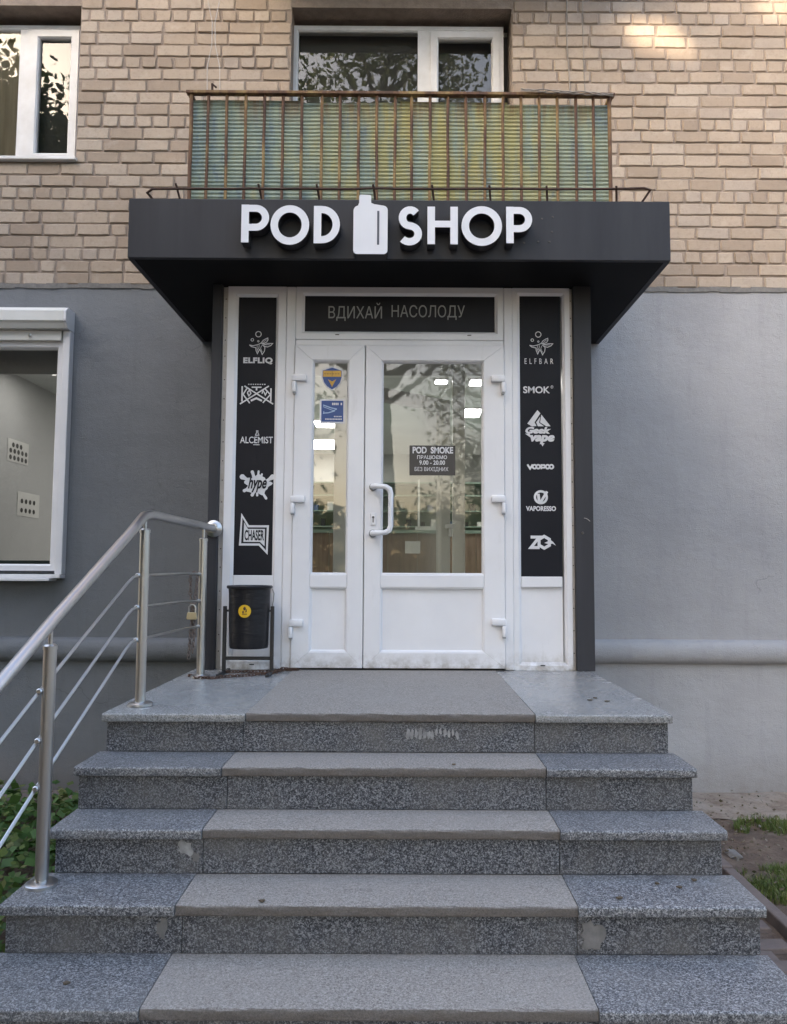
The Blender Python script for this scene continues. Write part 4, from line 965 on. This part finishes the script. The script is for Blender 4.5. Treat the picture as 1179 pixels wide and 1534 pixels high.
for i, (z, y, x0, x1) in enumerate(steps):
    yb = 0.0 if i == 0 else steps[i-1][1]+.028
    ja, jb = joints[i]
    cuts = [x0, ja, jb, x1]
    if i == 0:
        mats = ['granite_polished', 'granite_tan', 'granite_polished']
    else: mats = ['granite_tread', 'granite_tan', 'granite_tread']
    for k in range(3):
        a, b = cuts[k]+(.0012 if k else 0), cuts[k+1]-(.0012 if k < 2 else 0)
        dz = rnd.uniform(-.0015, .0015); dy = rnd.uniform(-.004, .004)+( .006 if k == 1 else 0)
        if i == 0:
            spl = -1.23 if k != 1 else -1.20
            nosing_slab(a, b, y+dy, (-1.60 if k == 2 else spl), z-TH+dz, z+dz, mats[k], .0035 if k == 1 else .0012, i*3+k)
            if k == 2: MB().box(a, b, -1.5975, -.003, z-TH, z).build('tread_slab', MAT[mats[k]], ST, bevel=.003)
            elif k == 0: MB().box(a, b, spl+.003, -.003, z-TH, z).build('tread_slab', MAT[mats[k]], ST, bevel=.003)
        else:
            nosing_slab(a, b, y+dy, yb-.001, z-TH+dz, z+dz, mats[k], .0030 if k == 1 else .0012, i*3+k)
    zb = steps[i+1][0] if i+1 < len(steps) else -.03
    yr_ = y+.026
    rc_ = [x0+.012, ja+.02*(i % 2)-.012*(i == 0), jb, x1-.012]
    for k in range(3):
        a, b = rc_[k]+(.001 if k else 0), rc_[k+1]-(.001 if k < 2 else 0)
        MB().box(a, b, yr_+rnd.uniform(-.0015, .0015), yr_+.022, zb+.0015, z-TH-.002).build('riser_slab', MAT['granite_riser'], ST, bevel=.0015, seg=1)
    ycore = -.004 if i == 0 else steps[i-1][1]+.05
    MB().box(x0+.016, x1-.016, yr_+.0225, ycore+.02 if i else -.004, -.1 if i else -.1, z-TH-.0015).build('core', MAT['patch'], ST)
def blob(x0, x1, z0, z1, y, mat, seed, name='cement_patch', n=18):
    r = random.Random(seed); cx, cz = (x0+x1)/2, (z0+z1)/2
    pts = []
    for i in range(n):
        a = 2*math.pi*i/n; sx, sz = math.cos(a), math.sin(a); q = 1/max(abs(sx), abs(sz))
        w_ = r.uniform(.5, 1); pts.append((cx+sx*q**.5*(x1-x0)/2*w_, cz+sz*q**.5*(z1-z0)/2*w_))
    MB().prism(pts, y-.0022, y+.001).build(name, MAT[mat], ST)
blob(-.800, -.735, .618, .684, steps[2][1]+.0245, 'limewash', 4); blob(-.75, -.71, .60, .640, steps[2][1]+.0245, 'patch', 9)
blob(-.792, -.752, .440, .520, steps[3][1]+.0245, 'patch', 5)
blob(.574, .668, .408, .522, steps[3][1]+.0245, 'patch', 6)
r = random.Random(11)
for k in range(13):                                 # streaky white paint smear on the top riser
    x = .025+.017*k; h = .078*(1-.55*abs((k-3)/10))*r.uniform(.55, 1.0)
    top = .996-r.uniform(0, .02)
    blob(x-.010, x+.010*r.uniform(.5, 1.1), top-h, top, steps[0][1]+.0242-.0002*k, 'limewash', 20+k, 'paint_smear', 10)

# small litter on the steps
for k, (x, y, z) in enumerate(((.86, -2.25, 1.047), (.90, -2.19, 1.047), (.93, -2.28, 1.047), (.88, -3.10, .565), (.95, -3.13, .565), (1.02, -3.07, .565), (-1.0, -3.44, .404), (.2, -2.79, .888), (-.45, -3.25, .565), (.72, -3.22, .565))):
    r = random.Random(k); m = MB(); n = 6
    pts = [(x+.011*math.cos(2*math.pi*i/n)*r.uniform(.5, 1.3), y+.009*math.sin(2*math.pi*i/n)*r.uniform(.5, 1.3), z+.001) for i in range(n)]
    m.add(pts+[(p[0], p[1], p[2]+.004) for p in pts], [tuple(range(n-1, -1, -1)), tuple(range(n, 2*n))]+[(i, (i+1) % n, n+(i+1) % n, n+i) for i in range(n)])
    tag(m.build('dry_leaf', MAT['debris']), 'dry leaf scrap on the '+('right end of the landing, nearest its edge', 'right end of the landing, farthest back', 'right end of the landing, rightmost', 'fourth step, leftmost of three on its right slab', 'fourth step, middle of three on its right slab', 'fourth step, rightmost of three on its right slab', 'left slab of the lowest step in view', 'middle slab of the second step', 'middle slab of the fourth step', 'fourth step, by the joint of its right slab')[k], 'leaf', 'dry leaf scraps on the steps')

# ------------------------------------------------------------------ stair railing
RL = thing('stair_railing', 'stainless steel handrail with posts and thin rods on the left of the stairs', 'railing', (-1.15, -2.42, 1.045))
ST_ = MAT['steel']
A = Vector((-1.142, -2.42, 1.880)); Bp = Vector((-1.215, -3.126, 1.450)); dd = (Bp-A); C2 = A+dd*2.9
h0 = Vector((-1.132, -1.235, 1.882))
MB().tube([(-1.132, -1.222, 1.880), (-1.13, -1.60, 1.882), (-1.14, -2.36, 1.884), A+Vector((0, -.03, -.012)), A+dd*.2, Bp+Vector((0, 0, .016)), C2], .0215, 18).build('handrail', ST_, RL, smooth=True)
fl = MB().lathe([(.050, 0), (.050, .012), (.034, .02), (.028, .026)], (-1.132, -1.2155, 1.880), 28, 'y').build('wall_flange', ST_, RL, smooth=True)
def post(x, y, z0, z1, zr, r=.022):
    p = MB().tube([(x, y, z0), (x-.0, y, z1)], r, 20).build('post', ST_, RL, smooth=True)
    MB().lathe([(.053, 0), (.053, .010), (.046, .015), (r+.004, .018)], (x, y, z0), 28).build('base_flange', ST_, p, smooth=True)
    MB().lathe([(r+.002, 0), (r+.002, .012), (r-.004, .018)], (x, y, z1-.006), 20).build('post_cap', ST_, p, smooth=True)
    MB().tube([(x, y, z1), (x, y, zr)], .0075, 10).build('rail_pin', ST_, p, smooth=True)
post(-1.143, -2.42, 1.046, 1.805, 1.866); post(-1.226, -3.126, .563, 1.365, 1.435); post(-1.110, -1.537, 1.046, 1.800, 1.862)
C3 = (-1.30, -3.86, .243); post(*C3, 1.02, 1.06)
for zt, z3, z2 in ((1.611, 1.611, 1.218), (1.472, 1.464, 1.050), (1.330, 1.325, .890)):
    xo = -1.172
    a = [(-1.118, -1.537, z3), (-1.14, -1.9, zt+.004 if zt > 1.6 else zt+.0), (-1.166, -2.42, zt), (-1.170, -2.475, zt-.008), (-1.176, -2.52, zt-.030)]
    zb = z2; slope = (zb-(zt-.03))/(-3.126+2.52)
    a += [(-1.255, -3.126, zb), (-1.335, -3.86, zb+slope*-.734), (-1.38, -4.3, zb+slope*-1.17)]
    MB().tube(a, .0062, 8).build('rod', ST_, RL, smooth=True)
    for (x, y, z) in ((-1.152, -2.42, zt), (-1.237, -3.126, zb), (-1.112, -1.537, z3)):
        MB().lathe([(.0105, 0), (.0105, .022), (.007, .026)], (x-.012, y+.0, z), 10, 'y').build('rod_clip', ST_, RL)

# ------------------------------------------------------------------ chains, padlock
def links(pts, step, a, b, r, seed=0):
    m = MB(); rr = random.Random(seed); P = [Vector(p) for p in pts]; k = 0
    cum = [0]
    for i in range(1, len(P)): cum.append(cum[-1]+(P[i]-P[i-1]).length)
    n = int(cum[-1]/step)
    for q in range(n+1):
        s = q*step; i = max(j for j in range(len(cum)-1) if cum[j] <= s+1e-9)
        t = (P[i+1]-P[i]).normalized(); c = P[i]+t*(s-cum[i])
        u = t.orthogonal().normalized(); w = t.cross(u); an = (q % 2)*math.pi/2+rr.uniform(-.4, .4); u2 = u*math.cos(an)+w*math.sin(an)
        m.tube([c+t*a*math.cos(2*math.pi*k/8)+u2*b*math.sin(2*math.pi*k/8) for k in range(8)], r, 4, True)
    return m
ch = links([(-1.165, -1.58, 1.16), (-1.158, -1.582, 1.28), (-1.152, -1.584, 1.385), (-1.152, -1.585, 1.43), (-1.164, -1.580, 1.50), (-1.168, -1.575, 1.605), (-1.15, -1.555, 1.622), (-1.128, -1.575, 1.608), (-1.133, -1.582, 1.50), (-1.144, -1.585, 1.43), (-1.142, -1.584, 1.385), (-1.138, -1.582, 1.30), (-1.144, -1.58, 1.19)], .0175, .0135, .0085, .0032, 1)
tag(ch.build('chain', MAT['chain'], smooth=True), 'dull steel chain looped over the upper railing rod', 'chain')
PL = thing('padlock', 'small padlock closing the chain on the railing', 'padlock', (-1.147, -1.60, 1.36))
MB().prism(rc(-1.165, 1.374, .010, 180, 270)+rc(-1.129, 1.374, .010, 270, 360)+rc(-1.129, 1.398, .006, 0, 90)+rc(-1.165, 1.398, .006, 90, 180), -1.612, -1.588).build('lock_body', MAT['brass'], PL, bevel=.003)
MB().tube([(-1.165, -1.60, 1.398), (-1.165, -1.60, 1.425)]+[(-1.147+.018*math.cos(a), -1.60, 1.428+.018*math.sin(a)) for a in [math.pi*(1-i/8) for i in range(9)]]+[(-1.129, -1.60, 1.425), (-1.129, -1.60, 1.398)], .0042, 8).build('shackle', MAT['steel'], PL, smooth=True)
fc = links([(-1.18, -1.50, 1.053), (-1.13, -1.585, 1.053), (-1.03, -1.60, 1.052), (-.96, -1.53, 1.052), (-.88, -1.50, 1.052), (-.80, -1.44, 1.053), (-.745, -1.40, 1.054), (-.715, -1.33, 1.053), (-.69, -1.26, 1.054), (-.62, -1.235, 1.053), (-.70, -1.25, 1.060), (-.73, -1.36, 1.060), (-.77, -1.32, 1.053), (-.84, -1.34, 1.054), (-.93, -1.33, 1.053), (-1.02, -1.36, 1.053)], .0195, .0150, .0085, .0034, 7)
tag(fc.build('chain', MAT['rust_chain'], smooth=True), 'rusty brown chain lying on the landing under the litter bin', 'chain')

# ------------------------------------------------------------------ litter bin
BN = thing('litter_bin', 'black drum litter bin lined with a bag on a black stand by the door', 'bin', (-.88, -1.37, 1.045))
bc = (-.880, -1.37)
vs = []; fs = []; n = 36; prof = [(.108, 1.192), (.111, 1.21), (.113, 1.28), (.1145, 1.36), (.116, 1.44), (.1175, 1.50), (.119, 1.527), (.1285, 1.531), (.130, 1.541), (.126, 1.547), (.112, 1.547), (.106, 1.53), (.10, 1.40)]
for r_, z in prof:
    for j in range(n):
        a = 2*math.pi*j/n; k = r_+.0035*mnoise.noise((math.cos(a)*2.2, math.sin(a)*2.2, z*16))
        vs.append((bc[0]+k*math.cos(a), bc[1]+k*math.sin(a), z))
for i in range(len(prof)-1):
    for j in range(n): fs.append((i*n+j, i*n+(j+1) % n, (i+1)*n+(j+1) % n, (i+1)*n+j))
fs += [tuple(range(n-1, -1, -1)), tuple((len(prof)-1)*n+j for j in range(n))]
dr = MB().add(vs, fs).build('drum', MAT['bag'], BN, smooth=True)
sd = MB()
for x in (-1.020, -.748):
    sd.box(x-.010, x+.010, -1.38, -1.36, 1.06, 1.428)
    sd.box(x-.010, x+.010, -1.52, -1.24, 1.0455, 1.060)
sd.box(-1.0095, -.7585, -1.378, -1.362, 1.122, 1.142)
sd.build('stand', MAT['black_steel'], BN, bevel=.002, seg=1)
for x0, x1 in ((-1.0095, -.985), (-.778, -.7585)): MB().tube([(x0, -1.37, 1.402), (x1, -1.37, 1.402)], .006, 8).build('pivot', MAT['black_steel'], BN)
def curved(cx, cz, pts, off):                       # points wrapped on the drum front
    out = []
    for x, z in pts:
        R_ = .116+off; dx = x-bc[0]; out.append((x, bc[1]-math.sqrt(max(R_*R_-dx*dx, 1e-6)), z))
    return out
def wrapdisc(cx, cz, r_, off, mat, name):
    vs = []; fs = []; K = 24
    rings = (0, .5, 1)
    for q in rings:
        for j in range(K): vs.append((cx+r_*q*math.cos(2*math.pi*j/K), cz+r_*q*math.sin(2*math.pi*j/K)))
    for i in range(2):
        for j in range(K): fs.append((i*K+j, i*K+(j+1) % K, (i+1)*K+(j+1) % K, (i+1)*K+j))
    return MB().add(curved(cx, cz, vs, off), fs).build(name, mat, dr, fix=False)
wrapdisc(-.884, 1.405, .036, .0045, MAT['yellow'], 'sticker')
m = MB(); cx, cz = -.884, 1.405
for pts in ([(-.004,.006), (.006,.006), (.008,.020), (0,.025), (-.008,.018)], [(-.012,-.012), (-.004,-.012), (-.004,.002), (-.013,0)], [(.004,-.006), (.012,-.004), (.013,.010), (.009,.014), (.007,.004)], [(-.014,-.018), (.014,-.018), (.014,-.014), (-.014,-.014)]):
    m.add(curved(cx, cz, [(cx+a, cz+b) for a, b in pts], .0062), [tuple(range(len(pts)))])
m.build('figure_print', MAT['rust_chain'], dr, fix=False)
MB().tube([(-.752, -1.36, 1.525), (-.742, -1.365, 1.50), (-.744, -1.37, 1.46), (-.750, -1.37, 1.425)], .0028, 5).build('tie_wire', MAT['cable'], BN)

# ------------------------------------------------------------------ vegetation
def leafcloud(P, size, seed, up=0., aspect=.62, flatn=None):
    r = np.random.default_rng(seed); n = len(P)
    d = r.normal(size=(n, 3)); d[:, 2] *= (1-up); d /= np.linalg.norm(d, axis=1)[:, None]
    nr = r.normal(size=(n, 3)); nr[:, 2] += up*4
    b = np.cross(d, nr); b /= np.linalg.norm(b, axis=1)[:, None]
    s = size*r.uniform(.6, 1.25, n)[:, None]
    V = np.stack([P-d*s*.5, P+b*s*aspect*.5, P+d*s*.55, P-b*s*aspect*.5], 1).reshape(-1, 3)
    return V
def quads_mesh(name, V, mat, parent=None):
    n = len(V)//4; me = bpy.data.meshes.new(name)
    me.vertices.add(4*n); me.vertices.foreach_set('co', V.astype(np.float32).ravel())
    me.loops.add(4*n); me.loops.foreach_set('vertex_index', np.arange(4*n, dtype=np.int32))
    me.polygons.add(n); me.polygons.foreach_set('loop_start', np.arange(0, 4*n, 4, dtype=np.int32)); me.polygons.foreach_set('loop_total', np.full(n, 4, dtype=np.int32))
    me.update(calc_edges=True); return link(name, me, mat, parent)
def leafy(name, x0, x1, y0, y1, z0, n, size, seed, mat, label, thr=-.2):
    r = np.random.default_rng(seed); P = []
    while len(P) < n:
        x, y = r.uniform(x0, x1), r.uniform(y0, y1)
        if mnoise.noise((x*2.1, y*2.1, seed)) < thr: continue
        P.append((x, y, z0+abs(r.normal(0, .05))+.05+.05*mnoise.noise((x*3, y*3, 1))))
    o = quads_mesh(name, leafcloud(np.array(P), size, seed, .55, .85), mat); return tag(o, label, kind='stuff')
leafy('ground_litter', -3.6, -1.36, -3.0, -.34, -.02, 900, .035, 8, MAT['debris'], 'dead leaves and crumbs under the green plants on the left', -.8)
leafy('ground_cover', -3.6, -1.36, -2.95, -.36, .05, 1700, .05, 5, MAT['grass'], 'small yellow green weeds among the plants left of the stairs', -.3)
leafy('ground_cover', -3.6, -1.36, -2.95, -.36, .02, 3200, .072, 3, MAT['plant'], 'broad leaved green plants growing left of the stairs', -.35)
def grass(x, y, rad, n, h, seed, label):
    r = np.random.default_rng(seed); vs = []; fs = []
    for i in range(n):
        a = r.uniform(0, 6.28); q = rad*math.sqrt(r.uniform(0, 1)); px, py = x+q*math.cos(a), y+q*math.sin(a)*.8
        if mnoise.noise((px*6, py*6, seed)) < -.25: continue
        hh = h*r.uniform(.4, 1.1)*(1-.5*q/rad); b = r.uniform(0, 6.28); ln_ = r.uniform(.2, .9)*hh; w = .0022
        dx, dy = math.cos(b), math.sin(b); k = len(vs)
        vs += [(px-dy*w, py+dx*w, -.01), (px+dy*w, py-dx*w, -.01), (px+dx*ln_*.4+dy*w, py+dy*ln_*.4-dx*w, hh*.65), (px+dx*ln_*.4-dy*w, py+dy*ln_*.4+dx*w, hh*.65), (px+dx*ln_, py+dy*ln_, hh)]
        fs += [(k, k+1, k+2, k+3), (k+3, k+2, k+4)]
    o = MB().add(vs, fs).build('grass', MAT['grass'], None, fix=False); return tag(o, label, kind='stuff')
grass(2.33, -.80, .22, 900, .10, 1, 'green grass tuft on the soil near the right wall')
grass(2.10, -1.70, .34, 3200, .085, 2, 'patch of green grass beside the kerb on the right')
grass(2.75, -1.5, .55, 3600, .085, 4, 'patch of green grass further right')
grass(-2.5, -.42, .5, 300, .07, 5, 'thin yellowing grass at the edge of the left slabs')
# stones
mb = MB(); r = random.Random(9)
for i in range(150):
    x, y = r.uniform(1.84, 3.1), r.uniform(-2.6, -.5); s = r.uniform(.006, .018)
    if r.random() < .5: x, y = r.gauss(1.98, .10), r.gauss(-1.05, .25)
    if x < 1.83: continue
    c = Vector((x, y, .01+s*.3)); q = [Vector((r.uniform(.6, 1)*a, r.uniform(.6, 1)*b, r.uniform(.4, .7)*d))*s for a, b, d in ((1,0,0),(-1,0,0),(0,1,0),(0,-1,0),(0,0,1),(0,0,-1))]
    mb.add([c+p for p in q], [(0,2,4),(2,1,4),(1,3,4),(3,0,4),(2,0,5),(1,2,5),(3,1,5),(0,3,5)])
tag(mb.build('gravel', MAT['debris']), 'small pale stones scattered on the soil right of the stairs', kind='stuff')
leafy('ground_litter', 1.82, 3.2, -2.6, -.3, -.03, 900, .022, 18, MAT['debris'], 'crumbs and dead leaf scraps on the soil right of the stairs', -.4)
o = MB().prism([(1.885, 0), (1.93, -.01), (1.965, .0), (1.95, .016), (1.91, .02)], -1.28, -1.18).build('stone', MAT['patch'], None, bevel=.006); tag(o, 'flat pale stone lying on the soil beside the stairs', 'stone')

# trees across the street, behind the camera: they shade the facade and show in its glass
PATCHES = [(2.02, 5.86, .17, .10), (1.80, 5.93, .12, .05), (2.22, 5.75, .07, .05), (2.98, 6.10, .14, .09), (-1.86, 4.80, .07, .03)]  # sun patches on the wall; crown leaves along their rays are left out
def filt(P, tol=.0):
    t = P[:, 1]/SUN.y; H = P-np.array(SUN)[None]*t[:, None]
    keep = np.ones(len(P), bool)
    for (x, z, a, b) in PATCHES: keep &= ((H[:, 0]-x)/(a+tol))**2+((H[:, 2]-z)/(b+tol))**2 > 1
    return P[keep]
def tree(x, y, h, cr, n, size, seed, label, z0f=.28, clusters=70, spread=.55):
    t = thing('tree', label, 'tree', (x, y, 0), 'trees across the street behind the viewer')
    r = random.Random(seed); m = MB()
    m.tube([(x, y, -.1), (x+.1, y, h*.2), (x-.05, y+.1, h*.45), (x+.1, y, h*.8)], [h*.022, h*.017, h*.012, h*.003], 9)
    C = []
    for k in range(clusters):
        u = r.uniform(z0f, .98); a = r.uniform(0, 6.28); env = math.sin(math.pi*min(1, max(.08, (u-z0f+.08)/(1.06-z0f))))**.7
        q = cr*env*math.sqrt(r.uniform(.12, 1)); c = Vector((x+q*math.cos(a), y+q*math.sin(a), h*u)); C.append(c)
        zb = max(h*.16, h*u-q*.75); b = Vector((x, y, zb)); md = (b+c)/2+Vector((0, 0, -.25))
        m.tube([b, md, c], [h*.0055, h*.0035, h*.001], 5)
    m.build('trunk', MAT['bark'], t, smooth=True)
    rg = np.random.default_rng(seed); Cn = np.array([tuple(c) for c in C]); idx = rg.integers(0, len(C), n)
    P = Cn[idx]+rg.normal(0, spread, (n, 3))*np.array([1, 1, .75])
    P = P[P[:, 2] > 1.6]; P = filt(P, size*.3)
    quads_mesh('crown', leafcloud(P, size, seed), MAT['leaf'], t)
tree(-.6, -13.5, 16.5, 4.4, 15000, .15, 1, 'tall leafy tree behind the viewer opposite the shop door', .40, 90, .55)
tree(5.4, -17, 12.5, 3.4, 10000, .19, 2, 'slender leafy tree across the street opposite the right wall', .36, 60, .5)
tree(3.1, -24, 12.5, 2.4, 9000, .16, 12, 'narrow leafy tree farther back, right of the door axis', .12, 70, .45)
tree(-9.5, -15, 13.0, 4.6, 16000, .20, 3, 'broad leafy tree across the street to the left', .16, 80, .55)
tree(-8.0, -27, 17.0, 5.0, 9000, .26, 6, 'far tall tree across the street left of the door axis', .2, 70, .7)
# dense unseen trees added to block the low sun
DT = [(14.5, -6.6, 12), (14, -3.2, 12.3), (14.6, 0, 12.6), (14, 3.3, 12.2), (20.5, -5.2, 15.2), (21, -1.6, 15.6), (20.6, 2.0, 15.4), (21, 5.4, 15)]
DN = ['leftmost in the front row', 'second in the front row', 'third in the front row', 'rightmost in the front row', 'leftmost in the back row', 'second in the back row', 'third in the back row', 'rightmost in the back row']
for k, (d, off, h) in enumerate(DT):
    bx = math.sin(SUN_AZ)*d+math.cos(SUN_AZ)*off; by = -math.cos(SUN_AZ)*d+math.sin(SUN_AZ)*off
    tree(bx, by, h, 3.4, 32000, .205, 40+k, 'dense unseen tree added to block the low sun, '+DN[k], .16, 90, .75)
def belt(seed):
    r = np.random.default_rng(seed); P = []
    while len(P) < 20000:
        a = r.uniform(-1.75, 1.75); q = r.uniform(52, 62); hmax = (13.0 if abs(a-.03) > .16 else 6.0)+3.0*mnoise.noise((a*5, seed, 0))+1.5*mnoise.noise((a*17, seed, 0))  # height raised against low sky light, dip left for the door reflection
        P.append((q*math.sin(a), -q*math.cos(a), r.uniform(0, max(1.5, hmax))))
    o = quads_mesh('tree_belt', leafcloud(np.array(P), 1.1, seed), MAT['leaf']); tag(o, 'belt of far trees behind the viewer, raised to block low sky light', kind='stuff')
belt(4)
OB = thing('apartment_building', 'plain unseen apartment block added across the street towards the sun', 'building', (24, -46, 0))  # unseen block added on the sun's line as a light blocker
ux, uy = math.cos(SUN_AZ), math.sin(SUN_AZ); bx, by = math.sin(SUN_AZ)*44, -math.cos(SUN_AZ)*44
def obox(a0, a1, d0, d1, z0, z1, name, mat):
    mb = MB().box(a0, a1, d0, d1, z0, z1); mb.v = [(bx+p[0]*ux+p[1]*math.sin(SUN_AZ), by+p[0]*uy-p[1]*math.cos(SUN_AZ), p[2]) for p in mb.v]; return mb.build(name, mat, OB)
obox(-9, 16, 0, 10, 0, 15.0, 'wall', MAT['far_wall']); obox(-9.3, 16.3, -.3, 10.3, 15.0, 15.3, 'roof', MAT['concrete'])
for f in range(5):
    for c in range(8): obox(-8+c*3, -6.4+c*3, -.05, -.001, 1.2+f*2.9, 2.7+f*2.9, 'window', MAT['dark'])
